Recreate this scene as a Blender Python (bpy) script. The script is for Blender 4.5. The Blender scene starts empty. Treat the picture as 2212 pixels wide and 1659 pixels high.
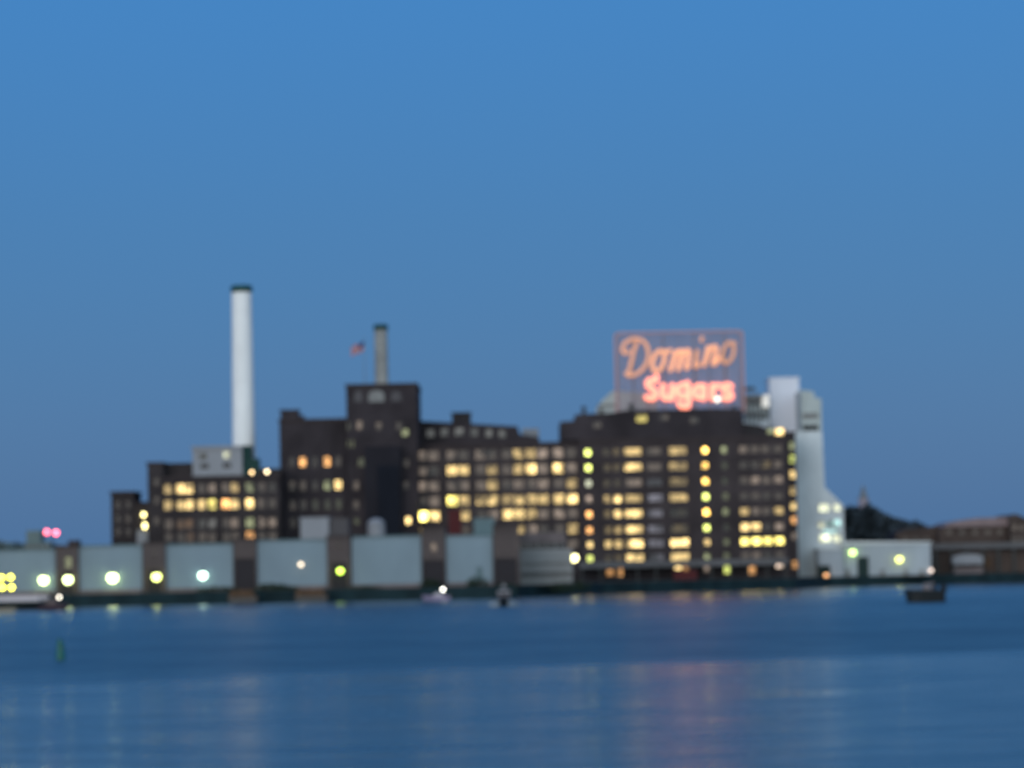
import bpy, bmesh, math, random
from mathutils import Matrix, Vector
random.seed(7)
sc = bpy.context.scene
COL = sc.collection
R = math.radians

# ------------------------------------------------------------------ camera
CAM_H = 5.6
F = 7000.0                       # focal length in picture units, picture 2212 x 1659
PITCH = math.atan(405.5 / F)
ROLL = -R(1.15)
CAM_ROT = Matrix.Rotation(R(90) + PITCH, 3, 'X') @ Matrix.Rotation(ROLL, 3, 'Z')
cam_d = bpy.data.cameras.new('camera')
cam_d.sensor_width = 36.0
cam_d.lens = 36.0 * F / 2212.0
cam_d.clip_start = 0.5
cam_d.clip_end = 12000.0
cam_d.dof.use_dof = True          # the photograph is focused close by, the far shore is soft
cam_d.dof.focus_distance = 10.0
cam_d.dof.aperture_fstop = 4.7
cam = bpy.data.objects.new('camera', cam_d)
cam.matrix_world = Matrix.Translation((0, 0, CAM_H)) @ CAM_ROT.to_4x4()
COL.objects.link(cam)
sc.camera = cam

# ------------------------------------------------------------------ sky, twilight sun, exposure
world = bpy.data.worlds.new('World')
sc.world = world
world.use_nodes = True
SUN_EL, SUN_AZ = R(2.5), R(200)
nt = world.node_tree
nt.nodes.clear()
w_out = nt.nodes.new('ShaderNodeOutputWorld')
sky_bg = nt.nodes.new('ShaderNodeBackground')
sky_bg.inputs['Strength'].default_value = 0.05
sky = nt.nodes.new('ShaderNodeTexSky')
sky.sky_type = 'NISHITA'
sky.sun_disc = False
sky.sun_elevation = SUN_EL
sky.sun_rotation = SUN_AZ
sky.ozone_density = 4.0
nt.links.new(sky.outputs[0], sky_bg.inputs['Color'])
dusk_bg = nt.nodes.new('ShaderNodeBackground')
tc = nt.nodes.new('ShaderNodeTexCoord')
sep = nt.nodes.new('ShaderNodeSeparateXYZ')
nt.links.new(tc.outputs['Generated'], sep.inputs[0])
ramp = nt.nodes.new('ShaderNodeValToRGB')
els = ramp.color_ramp.elements
els[0].position = 0.0
els[0].color = (0.058, 0.155, 0.325, 1)
els[1].position = 1.0
els[1].color = (0.018, 0.08, 0.26, 1)
for p_, c_ in ((0.05, (0.058, 0.163, 0.362, 1)), (0.11, (0.052, 0.172, 0.398, 1)), (0.175, (0.046, 0.188, 0.462, 1)), (0.4, (0.032, 0.15, 0.44, 1))):
    e_ = els.new(p_)
    e_.color = c_
nt.links.new(sep.outputs['Z'], ramp.inputs[0])
glow = nt.nodes.new('ShaderNodeMapRange')           # the western half of the sky, behind the viewer, still bright
glow.interpolation_type = 'SMOOTHSTEP'
glow.inputs['From Min'].default_value = -0.05
glow.inputs['From Max'].default_value = -0.9
nt.links.new(sep.outputs['Y'], glow.inputs[0])
mixw = nt.nodes.new('ShaderNodeMix')
mixw.data_type = 'RGBA'
mixw.inputs['B'].default_value = (0.98, 1.16, 1.26, 1)
nt.links.new(glow.outputs[0], mixw.inputs['Factor'])
nt.links.new(ramp.outputs[0], mixw.inputs['A'])
nt.links.new(mixw.outputs['Result'], dusk_bg.inputs['Color'])
addw = nt.nodes.new('ShaderNodeAddShader')
nt.links.new(sky_bg.outputs[0], addw.inputs[0])
nt.links.new(dusk_bg.outputs[0], addw.inputs[1])
nt.links.new(addw.outputs[0], w_out.inputs['Surface'])

sun_d = bpy.data.lights.new('twilight_sun', 'SUN')
sun_d.energy = 0.65
sun_d.angle = R(25)
sun_d.color = (1.0, 0.9, 0.84)
sun = bpy.data.objects.new('twilight_sun', sun_d)
sdir = Vector((math.sin(SUN_AZ) * math.cos(R(8)), math.cos(SUN_AZ) * math.cos(R(8)), math.sin(R(8))))
sun.rotation_euler = sdir.to_track_quat('Z', 'Y').to_euler()
sun.location = (0, -50, 200)
COL.objects.link(sun)

sc.view_settings.view_transform = 'Standard'
sc.view_settings.look = 'None'
sc.view_settings.exposure = 0.0
sc.view_settings.gamma = 1.0
sc.cycles.use_denoising = True
sc.cycles.sample_clamp_indirect = 4.0

# ------------------------------------------------------------------ helpers
def P(u, v, y):
    d = CAM_ROT @ Vector(((u - 1106.0) / F, -(v - 829.5) / F, -1.0))
    t = y / d.y
    return d.x * t, CAM_H + d.z * t

def X(u, v, y): return P(u, v, y)[0]
def Z(u, v, y): return P(u, v, y)[1]

def rect(u0, v0, u1, v1, y):
    um, vm = (u0 + u1) / 2, (v0 + v1) / 2
    return X(u0, vm, y), X(u1, vm, y), Z(um, v1, y), Z(um, v0, y)

def material(name, color, rough=0.7, metal=0.0, stain=0.0, scale=0.15, emit=None, strength=0.0, bump=0.0):
    m = bpy.data.materials.new(name)
    m.use_nodes = True
    t = m.node_tree
    b = t.nodes['Principled BSDF']
    b.inputs['Base Color'].default_value = (*color, 1)
    b.inputs['Roughness'].default_value = rough
    b.inputs['Metallic'].default_value = metal
    b.inputs['Specular IOR Level'].default_value = 0.5 if rough < 0.5 else 0.15
    if stain > 0:
        co = t.nodes.new('ShaderNodeTexCoord')
        mp = t.nodes.new('ShaderNodeMapping')
        mp.inputs['Scale'].default_value = (scale, scale, scale * 0.45)
        t.links.new(co.outputs['Object'], mp.inputs[0])
        nz = t.nodes.new('ShaderNodeTexNoise')
        nz.inputs['Scale'].default_value = 1.0
        nz.inputs['Detail'].default_value = 6.0
        t.links.new(mp.outputs[0], nz.inputs['Vector'])
        rp = t.nodes.new('ShaderNodeValToRGB')
        rp.color_ramp.elements[0].position = 0.3
        rp.color_ramp.elements[1].position = 0.72
        rp.color_ramp.elements[0].color = (*[c * (1 - stain) for c in color], 1)
        rp.color_ramp.elements[1].color = (*[min(1, c * (1 + stain * 0.6)) for c in color], 1)
        t.links.new(nz.outputs[0], rp.inputs[0])
        t.links.new(rp.outputs[0], b.inputs['Base Color'])
    if emit is not None:
        b.inputs['Emission Color'].default_value = (*emit, 1)
        b.inputs['Emission Strength'].default_value = strength
    return m

def brick_material(name, c1, c2, mortar, stain=0.35):
    m = bpy.data.materials.new(name)
    m.use_nodes = True
    t = m.node_tree
    b = t.nodes['Principled BSDF']
    b.inputs['Roughness'].default_value = 0.9
    b.inputs['Specular IOR Level'].default_value = 0.15
    co = t.nodes.new('ShaderNodeTexCoord')
    mp = t.nodes.new('ShaderNodeMapping')
    mp.inputs['Rotation'].default_value = (R(90), 0, 0)
    t.links.new(co.outputs['Object'], mp.inputs[0])
    br = t.nodes.new('ShaderNodeTexBrick')
    br.inputs['Scale'].default_value = 2.0
    br.inputs['Mortar Size'].default_value = 0.02
    br.inputs['Color1'].default_value = (*c1, 1)
    br.inputs['Color2'].default_value = (*c2, 1)
    br.inputs['Mortar'].default_value = (*mortar, 1)
    t.links.new(mp.outputs[0], br.inputs['Vector'])
    nz = t.nodes.new('ShaderNodeTexNoise')
    nz.inputs['Scale'].default_value = 0.11
    nz.inputs['Detail'].default_value = 7.0
    t.links.new(co.outputs['Object'], nz.inputs['Vector'])
    mr = t.nodes.new('ShaderNodeMapRange')
    mr.inputs['From Min'].default_value = 0.3
    mr.inputs['From Max'].default_value = 0.7
    mr.inputs['To Min'].default_value = 1 - stain
    mr.inputs['To Max'].default_value = 1 + stain
    t.links.new(nz.outputs[0], mr.inputs[0])
    mx = t.nodes.new('ShaderNodeVectorMath')
    mx.operation = 'SCALE'
    t.links.new(br.outputs['Color'], mx.inputs[0])
    t.links.new(mr.outputs[0], mx.inputs['Scale'])
    t.links.new(mx.outputs[0], b.inputs['Base Color'])
    return m

M = {}
M['brick'] = brick_material('soot_brick', (0.055, 0.044, 0.046), (0.042, 0.034, 0.038), (0.066, 0.055, 0.054))
M['brick_tower'] = brick_material('tower_brick', (0.043, 0.036, 0.041), (0.034, 0.029, 0.035), (0.054, 0.046, 0.047))
M['brick_left'] = brick_material('boiler_house_brick', (0.044, 0.037, 0.038), (0.035, 0.030, 0.033), (0.052, 0.045, 0.045))
M['brick_pier'] = brick_material('pier_tower_brick', (0.105, 0.085, 0.082), (0.085, 0.07, 0.068), (0.12, 0.10, 0.095))
M['brick_brown'] = brick_material('brown_brick', (0.075, 0.056, 0.050), (0.058, 0.043, 0.040), (0.09, 0.07, 0.055))
M['navy'] = material('navy_recess_shade', (0.011, 0.014, 0.023), 0.8, stain=0.3)  # shade of the tower recess, painted as navy
M['roof_dark'] = material('tar_roof', (0.035, 0.032, 0.035), 0.9, stain=0.3)
M['trim'] = material('stone_trim', (0.10, 0.085, 0.08), 0.8, stain=0.3)
M['trim_dark'] = material('dark_coping', (0.05, 0.04, 0.042), 0.8, stain=0.2)
M['frame'] = material('window_frame_paint', (0.045, 0.042, 0.042), 0.5)
M['white'] = material('white_painted_steel', (0.66, 0.70, 0.70), 0.55, stain=0.12)
M['white_chimney'] = material('white_chimney_paint', (0.88, 0.90, 0.89), 0.6, stain=0.08, scale=0.3)
M['cap_green'] = material('green_cap_paint', (0.012, 0.06, 0.055), 0.5, stain=0.3)
M['stack_grey'] = material('concrete_stack', (0.31, 0.32, 0.31), 0.8, stain=0.25, scale=0.4)
M['silo'] = material('pale_silo_paint', (0.62, 0.68, 0.70), 0.6, stain=0.18, scale=0.2)
M['silo_green'] = material('pale_green_cladding', (0.47, 0.53, 0.52), 0.6, stain=0.2, scale=0.2)
M['silo_white'] = material('lavender_white_cladding', (0.74, 0.77, 0.84), 0.55, stain=0.1)
M['steel_grey'] = material('galvanised_steel', (0.22, 0.225, 0.22), 0.55, stain=0.25)
M['steel_dark'] = material('dark_steel', (0.06, 0.065, 0.065), 0.55, stain=0.2)
M['shed_blue'] = material('pale_blue_shed_cladding', (0.228, 0.305, 0.355), 0.6, stain=0.16, scale=0.12)
M['shed_pale'] = material('grey_green_cladding', (0.29, 0.30, 0.30), 0.6, stain=0.2)
M['shed_teal'] = material('teal_cladding', (0.13, 0.20, 0.22), 0.6, stain=0.2)
M['box_grey'] = material('light_grey_cladding', (0.29, 0.305, 0.33), 0.7, stain=0.15)
M['box_dim'] = material('mid_grey_cladding', (0.095, 0.09, 0.095), 0.7, stain=0.15)
M['shed_white'] = material('white_shed_cladding', (0.37, 0.42, 0.46), 0.7, stain=0.15)
M['red_box'] = material('dark_red_paint', (0.085, 0.018, 0.02), 0.6, stain=0.2)
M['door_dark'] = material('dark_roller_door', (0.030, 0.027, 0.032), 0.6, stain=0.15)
M['door_green'] = material('dark_green_door', (0.016, 0.035, 0.035), 0.6, stain=0.15)
M['quay'] = material('wet_quay_wall', (0.012, 0.030, 0.036), 0.8, stain=0.4, scale=0.3)
M['ground'] = material('quay_ground', (0.055, 0.055, 0.05), 0.9, stain=0.4, scale=0.1)
M['timber'] = material('wet_timber', (0.022, 0.020, 0.018), 0.7, stain=0.4, scale=0.6)
M['ochre'] = material('rusty_ochre_planks', (0.11, 0.068, 0.042), 0.85, stain=0.4, scale=0.8)
M['concrete'] = material('pale_concrete', (0.18, 0.15, 0.15), 0.85, stain=0.25, scale=0.3)
M['canopy'] = material('grey_canopy_roof', (0.12, 0.12, 0.125), 0.7, stain=0.2)
M['foliage'] = material('dark_hazed_foliage', (0.056, 0.070, 0.080), 0.9, stain=0.5, scale=0.6)  # bluish distance haze mixed into the leaf colour
M['foliage_far'] = material('haze_pale_foliage', (0.13, 0.18, 0.19), 0.9, stain=0.4, scale=0.4)  # lightened so that distance haze sits in the leaf colour
M['pink_roof'] = material('pinkish_metal_roof', (0.25, 0.19, 0.19), 0.7, stain=0.25, scale=0.3)
M['hull_white'] = material('white_gelcoat', (0.50, 0.47, 0.50), 0.35, stain=0.08, scale=0.8)
M['hull_pink'] = material('lilac_hull_paint', (0.30, 0.25, 0.37), 0.4, stain=0.3, scale=0.5)
M['hull_dark'] = material('dark_hull_paint', (0.012, 0.016, 0.018), 0.4, stain=0.2)
M['hull_purple'] = material('dark_maroon_hull', (0.055, 0.035, 0.045), 0.4, stain=0.2)
M['boat_grey'] = material('grey_boat_cabin', (0.20, 0.18, 0.19), 0.5, stain=0.2)
M['cream'] = material('cream_tender_paint', (0.34, 0.31, 0.24), 0.5, stain=0.2)
M['rubber'] = material('black_rubber', (0.012, 0.012, 0.013), 0.6)
M['glass'] = material('dark_glass', (0.012, 0.016, 0.022), 0.12)
M['foam'] = material('white_foam', (0.30, 0.36, 0.42), 0.9)
M['buoy'] = material('green_buoy_paint', (0.004, 0.115, 0.095), 0.4, stain=0.15, scale=1.5)
M['cloth_dark'] = material('dark_jacket', (0.02, 0.022, 0.028), 0.9)
M['cloth_grey'] = material('grey_shirt', (0.13, 0.12, 0.13), 0.9)
M['skin'] = material('skin', (0.28, 0.17, 0.12), 0.6)
M['flag_red'] = material('flag_red', (0.42, 0.05, 0.06), 0.8)
M['flag_white'] = material('flag_white', (0.40, 0.40, 0.42), 0.8)
M['flag_blue'] = material('flag_blue', (0.02, 0.03, 0.13), 0.8)

HUES = {'W': (1.0, 0.70, 0.27), 'Y': (1.0, 0.82, 0.20), 'A': (1.0, 0.60, 0.13), 'O': (1.0, 0.48, 0.15), 'G': (0.86, 0.95, 0.22),
        'P': (0.95, 0.72, 0.55), 'L': (0.66, 0.64, 0.78), 'C': (0.55, 0.90, 0.86), 'K': (0.85, 0.88, 0.62),
        'V': (0.55, 0.60, 0.30), 'R': (1.0, 0.12, 0.16), 'N': (0.80, 0.80, 0.76)}
_pm = {}
GAIN = 1.5
def pane_mat(hue, b):
    b = round(b * 0.85 if b < 0.34 else b, 2)
    k = (hue, b)
    if k not in _pm:
        m = bpy.data.materials.new('lit_window_glass' if b > 0.15 else 'dim_window_glass')
        m.use_nodes = True
        t = m.node_tree
        bs = t.nodes['Principled BSDF']
        bs.inputs['Base Color'].default_value = (0.015, 0.017, 0.02, 1)
        bs.inputs['Roughness'].default_value = 0.15
        bs.inputs['Emission Color'].default_value = (*HUES[hue], 1)
        co = t.nodes.new('ShaderNodeNewGeometry')
        nz = t.nodes.new('ShaderNodeTexNoise')           # lamps and machinery seen unevenly through the glass
        nz.inputs['Scale'].default_value = 0.55
        nz.inputs['Detail'].default_value = 3.0
        t.links.new(co.outputs['Position'], nz.inputs['Vector'])
        mr = t.nodes.new('ShaderNodeMapRange')
        mr.inputs['From Min'].default_value = 0.3
        mr.inputs['From Max'].default_value = 0.7
        mr.inputs['To Min'].default_value = 0.12 * b * GAIN
        mr.inputs['To Max'].default_value = 2.1 * b * GAIN
        t.links.new(nz.outputs[0], mr.inputs[0])
        t.links.new(mr.outputs[0], bs.inputs['Emission Strength'])
        _pm[k] = m
    return _pm[k]

_lm = {}
def lamp_mat(col, s):
    k = (col, s)
    if k not in _lm:
        _lm[k] = material('lamp_lens', (0.8, 0.8, 0.75), 0.3, emit=col, strength=s)
    return _lm[k]

class MB:
    """collects shapes in world coordinates; build() links them as ONE mesh object"""
    def __init__(s):
        s.v, s.f, s.mi = [], [], []
    def add(s, vs, fs, mi=0):
        o = len(s.v)
        s.v += [tuple(a) for a in vs]
        for q in fs:
            s.f.append([i + o for i in q])
            s.mi.append(mi)
    def box(s, x0, x1, y0, y1, z0, z1, mi=0):
        s.add([(x0, y0, z0), (x1, y0, z0), (x1, y1, z0), (x0, y1, z0), (x0, y0, z1), (x1, y0, z1), (x1, y1, z1), (x0, y1, z1)],
              [(0, 3, 2, 1), (4, 5, 6, 7), (0, 1, 5, 4), (1, 2, 6, 5), (2, 3, 7, 6), (3, 0, 4, 7)], mi)
    def quad(s, a, b, c, d, mi=0):
        s.add([a, b, c, d], [(0, 1, 2, 3)], mi)
    def prism(s, pts, z0, z1, mi=0):                      # polygon in x,y, extruded in z
        n = len(pts)
        s.add([(p[0], p[1], z0) for p in pts] + [(p[0], p[1], z1) for p in pts],
              [tuple(range(n - 1, -1, -1)), tuple(range(n, 2 * n))] + [(i, (i + 1) % n, n + (i + 1) % n, n + i) for i in range(n)], mi)
    def prism_y(s, pts, y0, y1, mi=0):                    # polygon in x,z, extruded in y
        n = len(pts)
        s.add([(p[0], y0, p[1]) for p in pts] + [(p[0], y1, p[1]) for p in pts],
              [tuple(range(n)), tuple(range(2 * n - 1, n - 1, -1))] + [(i, n + i, n + (i + 1) % n, (i + 1) % n) for i in range(n)], mi)
    def lathe(s, cx, cy, prof, n=24, mi=0):               # profile of (radius, z)
        vs = []
        for r, z in prof:
            for k in range(n):
                a = 2 * math.pi * k / n
                vs.append((cx + r * math.cos(a), cy + r * math.sin(a), z))
        fs = []
        for j in range(len(prof) - 1):
            for k in range(n):
                fs.append((j * n + k, j * n + (k + 1) % n, (j + 1) * n + (k + 1) % n, (j + 1) * n + k))
        fs.append(tuple(range(n - 1, -1, -1)))
        fs.append(tuple((len(prof) - 1) * n + k for k in range(n)))
        s.add(vs, fs, mi)
    def tube(s, pts, r, n=8, mi=0, closed=False):
        pts = [Vector(p) for p in pts]
        N = len(pts)
        rs = r if isinstance(r, (list, tuple)) else [r] * N
        vs = []
        for i, p in enumerate(pts):
            if closed:
                d = pts[(i + 1) % N] - pts[i - 1]
            else:
                d = pts[min(i + 1, N - 1)] - pts[max(i - 1, 0)]
            d.normalize()
            up = Vector((0, 1, 0)) if abs(d.y) < 0.9 else Vector((1, 0, 0))
            a = d.cross(up).normalized()
            b = a.cross(d).normalized()
            for k in range(n):
                t = 2 * math.pi * k / n
                vs.append(p + (a * math.cos(t) + b * math.sin(t)) * rs[i])
        fs = []
        for i in range(N if closed else N - 1):
            j = (i + 1) % N
            for k in range(n):
                fs.append((i * n + k, i * n + (k + 1) % n, j * n + (k + 1) % n, j * n + k))
        if not closed:
            fs.append(tuple(range(n - 1, -1, -1)))
            fs.append(tuple((N - 1) * n + k for k in range(n)))
        s.add(vs, fs, mi)
    def ball(s, c, r, sx=1, sy=1, sz=1, n=12, mi=0):
        prof = [(max(1e-3, r * math.sin(math.pi * i / 8)), -r * math.cos(math.pi * i / 8)) for i in range(9)]
        o = len(s.v)
        s.lathe(0, 0, prof, n, mi)
        for i in range(o, len(s.v)):
            x, y, z = s.v[i]
            s.v[i] = (c[0] + x * sx, c[1] + y * sy, c[2] + z * sz)
    def wall(s, x0, x1, z0, z1, y, ops=(), depth=0.35, mi=0):   # a wall face with real openings and reveals
        ops = [(max(a, x0), min(b, x1), max(c, z0), min(d, z1)) for a, b, c, d in ops]
        xs = sorted({round(q, 4) for q in [x0, x1] + [o[0] for o in ops] + [o[1] for o in ops]})
        zs = sorted({round(q, 4) for q in [z0, z1] + [o[2] for o in ops] + [o[3] for o in ops]})
        for i in range(len(xs) - 1):
            for j in range(len(zs) - 1):
                cx, cz = (xs[i] + xs[i + 1]) / 2, (zs[j] + zs[j + 1]) / 2
                if any(o[0] < cx < o[1] and o[2] < cz < o[3] for o in ops):
                    continue
                s.quad((xs[i], y, zs[j]), (xs[i + 1], y, zs[j]), (xs[i + 1], y, zs[j + 1]), (xs[i], y, zs[j + 1]), mi)
        for a, b, c, d in ops:
            e = y + depth
            s.quad((a, y, c), (a, y, d), (a, e, d), (a, e, c), mi)
            s.quad((b, y, d), (b, y, c), (b, e, c), (b, e, d), mi)
            s.quad((a, y, d), (b, y, d), (b, e, d), (a, e, d), mi)
            s.quad((b, y, c), (a, y, c), (a, e, c), (b, e, c), mi)
    def shell(s, x0, x1, y0, y1, z0, z1, mi=0):                 # sides, back and top (the front comes from wall())
        s.quad((x0, y1, z0), (x0, y0, z0), (x0, y0, z1), (x0, y1, z1), mi)
        s.quad((x1, y0, z0), (x1, y1, z0), (x1, y1, z1), (x1, y0, z1), mi)
        s.quad((x1, y1, z0), (x0, y1, z0), (x0, y1, z1), (x1, y1, z1), mi)
        s.quad((x0, y0, z1), (x1, y0, z1), (x1, y1, z1), (x0, y1, z1), mi)
    def build(s, name, mats, parent=None, smooth=False, origin=None):
        me = bpy.data.meshes.new(name)
        root = parent
        while root is not None and root.parent is not None:
            root = root.parent
        off = Vector(origin) if origin is not None else (root.location.copy() if root is not None else Vector((0, 0, 0)))
        me.from_pydata([(Vector(v) - off) for v in s.v], [], s.f)
        mats = mats if isinstance(mats, (list, tuple)) else [mats]
        for m in mats:
            me.materials.append(m)
        me.polygons.foreach_set('material_index', s.mi)
        if smooth:
            me.polygons.foreach_set('use_smooth', [True] * len(me.polygons))
        me.update()
        o = bpy.data.objects.new(name, me)
        COL.objects.link(o)
        if parent is not None:
            o.parent = parent
        elif origin is not None:
            o.location = off
        return o

def thing(name, label, cat, loc, group=None):
    o = bpy.data.objects.new(name, None)
    o.empty_display_size = 2.0
    COL.objects.link(o)
    o.location = loc
    o['label'] = label
    o['category'] = cat
    if group:
        o['group'] = group
    return o

def structure(o, kind='structure'):
    o['kind'] = kind
    return o

_wm = {}
def window_meshes(w, h, nx, nz, sill):
    k = (round(w, 2), round(h, 2), nx, nz, sill)
    if k in _wm:
        return _wm[k]
    b = MB()
    t = 0.07
    a, c = w / 2, h / 2
    b.box(-a, a, 0.12, 0.20, -c, -c + t)
    b.box(-a, a, 0.12, 0.20, c - t, c)
    b.box(-a, -a + t, 0.12, 0.20, -c + t, c - t)
    b.box(a - t, a, 0.12, 0.20, -c + t, c - t)
    for i in range(1, nx):
        x = -a + w * i / nx
        b.box(x - 0.035, x + 0.035, 0.13, 0.19, -c + t, c - t)
    for j in range(1, nz):
        z = -c + h * j / nz
        b.box(-a + t, a - t, 0.142, 0.178, z - 0.03, z + 0.03)
    if sill:
        b.box(-a - 0.12, a + 0.12, -0.10, 0.115, -c - 0.16, -c - 0.003, 1)
    me = bpy.data.meshes.new('window')
    me.from_pydata(b.v, [], b.f)
    me.materials.append(M['frame'])
    me.materials.append(M['trim'])
    me.polygons.foreach_set('material_index', b.mi)
    p = bpy.data.meshes.new('pane')
    p.from_pydata([(-a, 0.24, -c), (a, 0.24, -c), (a, 0.24, c), (-a, 0.24, c)], [], [(0, 1, 2, 3)])
    p.materials.append(None)
    _wm[k] = (me, p)
    return _wm[k]

def window(root, x, z, w, h, y, hue, b, nx=3, nz=3, sill=True):
    fm, pmesh = window_meshes(w, h, nx, nz, sill)
    o = bpy.data.objects.new('window', fm)
    COL.objects.link(o)
    o.parent = root
    o.location = Vector((x, y, z)) - root.location
    p = bpy.data.objects.new('pane', pmesh)
    COL.objects.link(p)
    p.parent = o
    p.material_slots[0].link = 'OBJECT'
    p.material_slots[0].material = pane_mat(hue, b) if b > 0 else M['glass']
    return o

GZ = 2.6          # height of the quay above the water

def block(name, label, cat, u0, v0, u1, v1, y, depth, mat, wins=(), base=GZ, cornice=True, pilasters=(), bands=(), group=None,
          trim=None, nx=3, nz=3, sill=True, root=None, wall_name='wall', parapet=0.0):
    """a building block with a front wall that has real window openings; wins are (x, z, w, h, hue, brightness) in metres"""
    x0, x1, z0, z1 = rect(u0, v0, u1, v1, y)
    if base is not None:
        z0 = base
    if root is None:
        root = thing(name, label, cat, ((x0 + x1) / 2, y, z0), group)
    m = MB()
    m.wall(x0, x1, z0, z1, y, [(a - w / 2, a + w / 2, c - h / 2, c + h / 2) for a, c, w, h, _, _ in wins])
    m.shell(x0, x1, y, y + depth, z0, z1)
    for px, pw in pilasters:
        m.box(px - pw / 2, px + pw / 2, y - 0.25, y - 0.003, z0, z1 - 0.8)
    for bz in bands:
        m.box(x0 - 0.08, x1 + 0.08, y - 0.12, y - 0.004, bz - 0.15, bz + 0.15)
    m.build(wall_name, mat, root)
    if cornice:
        c = MB()
        c.box(x0 - 0.3, x1 + 0.3, y - 0.4, y + depth + 0.3, z1 + 0.003, z1 + 0.45)
        c.box(x0 - 0.15, x1 + 0.15, y - 0.27, y - 0.003, z1 - 0.45, z1 - 0.003)
        c.build('cornice', trim or M['trim_dark'], root)
    for a, cz, w, h, hue, b in wins:
        if b < 0.34:
            b = round(b * random.choice((0.25, 0.5, 0.8, 1.0, 1.3)), 2)
        window(root, a, cz, w, h, y, hue, b, nx, nz, sill)
    return root, (x0, x1, z0, z1)

# ------------------------------------------------------------------ water, quay, ground
def water_material():
    m = bpy.data.materials.new('harbour_water')
    m.use_nodes = True
    t = m.node_tree
    b = t.nodes['Principled BSDF']
    b.inputs['Base Color'].default_value = (0.026, 0.074, 0.098, 1)
    b.inputs['IOR'].default_value = 1.333
    co = t.nodes.new('ShaderNodeTexCoord')
    # long wind streaks: calmer and rougher bands lying almost across the view
    mp = t.nodes.new('ShaderNodeMapping')
    mp.inputs['Rotation'].default_value = (0, 0, R(-2))
    mp.inputs['Scale'].default_value = (0.0035, 0.03, 1)
    t.links.new(co.outputs['Object'], mp.inputs[0])
    nz = t.nodes.new('ShaderNodeTexNoise')
    nz.inputs['Scale'].default_value = 1.0
    nz.inputs['Detail'].default_value = 4.0
    t.links.new(mp.outputs[0], nz.inputs['Vector'])
    sp = t.nodes.new('ShaderNodeSeparateXYZ')
    t.links.new(co.outputs['Object'], sp.inputs[0])
    # a breeze patch from about 150 m to 245 m out
    ys = t.nodes.new('ShaderNodeMath'); ys.operation = 'MULTIPLY_ADD'
    ys.inputs[1].default_value = -0.56
    t.links.new(sp.outputs['X'], ys.inputs[0]); t.links.new(sp.outputs['Y'], ys.inputs[2])
    nb = t.nodes.new('ShaderNodeMath'); nb.operation = 'MULTIPLY_ADD'
    nb.inputs[1].default_value = 26.0
    t.links.new(nz.outputs[0], nb.inputs[0]); t.links.new(ys.outputs[0], nb.inputs[2])
    r1 = t.nodes.new('ShaderNodeMapRange'); r1.interpolation_type = 'SMOOTHSTEP'
    r1.inputs['From Min'].default_value = 190.0; r1.inputs['From Max'].default_value = 212.0
    t.links.new(nb.outputs[0], r1.inputs[0])
    r2 = t.nodes.new('ShaderNodeMapRange'); r2.interpolation_type = 'SMOOTHSTEP'
    r2.inputs['From Min'].default_value = 760.0; r2.inputs['From Max'].default_value = 240.0
    t.links.new(nb.outputs[0], r2.inputs[0])
    br = t.nodes.new('ShaderNodeMath'); br.operation = 'MULTIPLY'
    t.links.new(r1.outputs[0], br.inputs[0]); t.links.new(r2.outputs[0], br.inputs[1])
    ra = t.nodes.new('ShaderNodeMapRange')
    ra.inputs['From Min'].default_value = 0.3; ra.inputs['From Max'].default_value = 0.7
    ra.inputs['To Min'].default_value = 0.15; ra.inputs['To Max'].default_value = 0.24
    t.links.new(nz.outputs[0], ra.inputs[0])
    rb = t.nodes.new('ShaderNodeMath'); rb.operation = 'MULTIPLY_ADD'
    rb.inputs[1].default_value = 0.13
    t.links.new(br.outputs[0], rb.inputs[0]); t.links.new(ra.outputs[0], rb.inputs[2])
    mp3 = t.nodes.new('ShaderNodeMapping')            # cat's paws: small patches of finer ripples
    mp3.inputs['Scale'].default_value = (0.12, 0.30, 1)
    t.links.new(co.outputs['Object'], mp3.inputs[0])
    n3 = t.nodes.new('ShaderNodeTexNoise')
    n3.inputs['Scale'].default_value = 1.0
    n3.inputs['Detail'].default_value = 5.0
    n3.inputs['Roughness'].default_value = 0.7
    t.links.new(mp3.outputs[0], n3.inputs['Vector'])
    rc = t.nodes.new('ShaderNodeMapRange')
    rc.inputs['From Min'].default_value = 0.3; rc.inputs['From Max'].default_value = 0.7
    rc.inputs['To Min'].default_value = -0.07; rc.inputs['To Max'].default_value = 0.11
    t.links.new(n3.outputs[0], rc.inputs[0])
    rd = t.nodes.new('ShaderNodeMath'); rd.operation = 'ADD'
    t.links.new(rb.outputs[0], rd.inputs[0]); t.links.new(rc.outputs[0], rd.inputs[1])
    t.links.new(rd.outputs[0], b.inputs['Roughness'])
    # ripples
    mp2 = t.nodes.new('ShaderNodeMapping')
    mp2.inputs['Scale'].default_value = (0.16, 0.8, 1)
    t.links.new(co.outputs['Object'], mp2.inputs[0])
    n2 = t.nodes.new('ShaderNodeTexNoise')
    n2.inputs['Scale'].default_value = 1.0
    n2.inputs['Detail'].default_value = 3.0
    t.links.new(mp2.outputs[0], n2.inputs['Vector'])
    bp = t.nodes.new('ShaderNodeBump')
    bp.inputs['Strength'].default_value = 0.5
    bp.inputs['Distance'].default_value = 0.22
    t.links.new(n2.outputs[0], bp.inputs['Height'])
    t.links.new(bp.outputs[0], b.inputs['Normal'])
    return m

w = MB()
w.quad((-4000, -300, 0), (4000, -300, 0), (4000, 6000, 0), (-4000, 6000, 0))
structure(w.build('water', water_material()))

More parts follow.
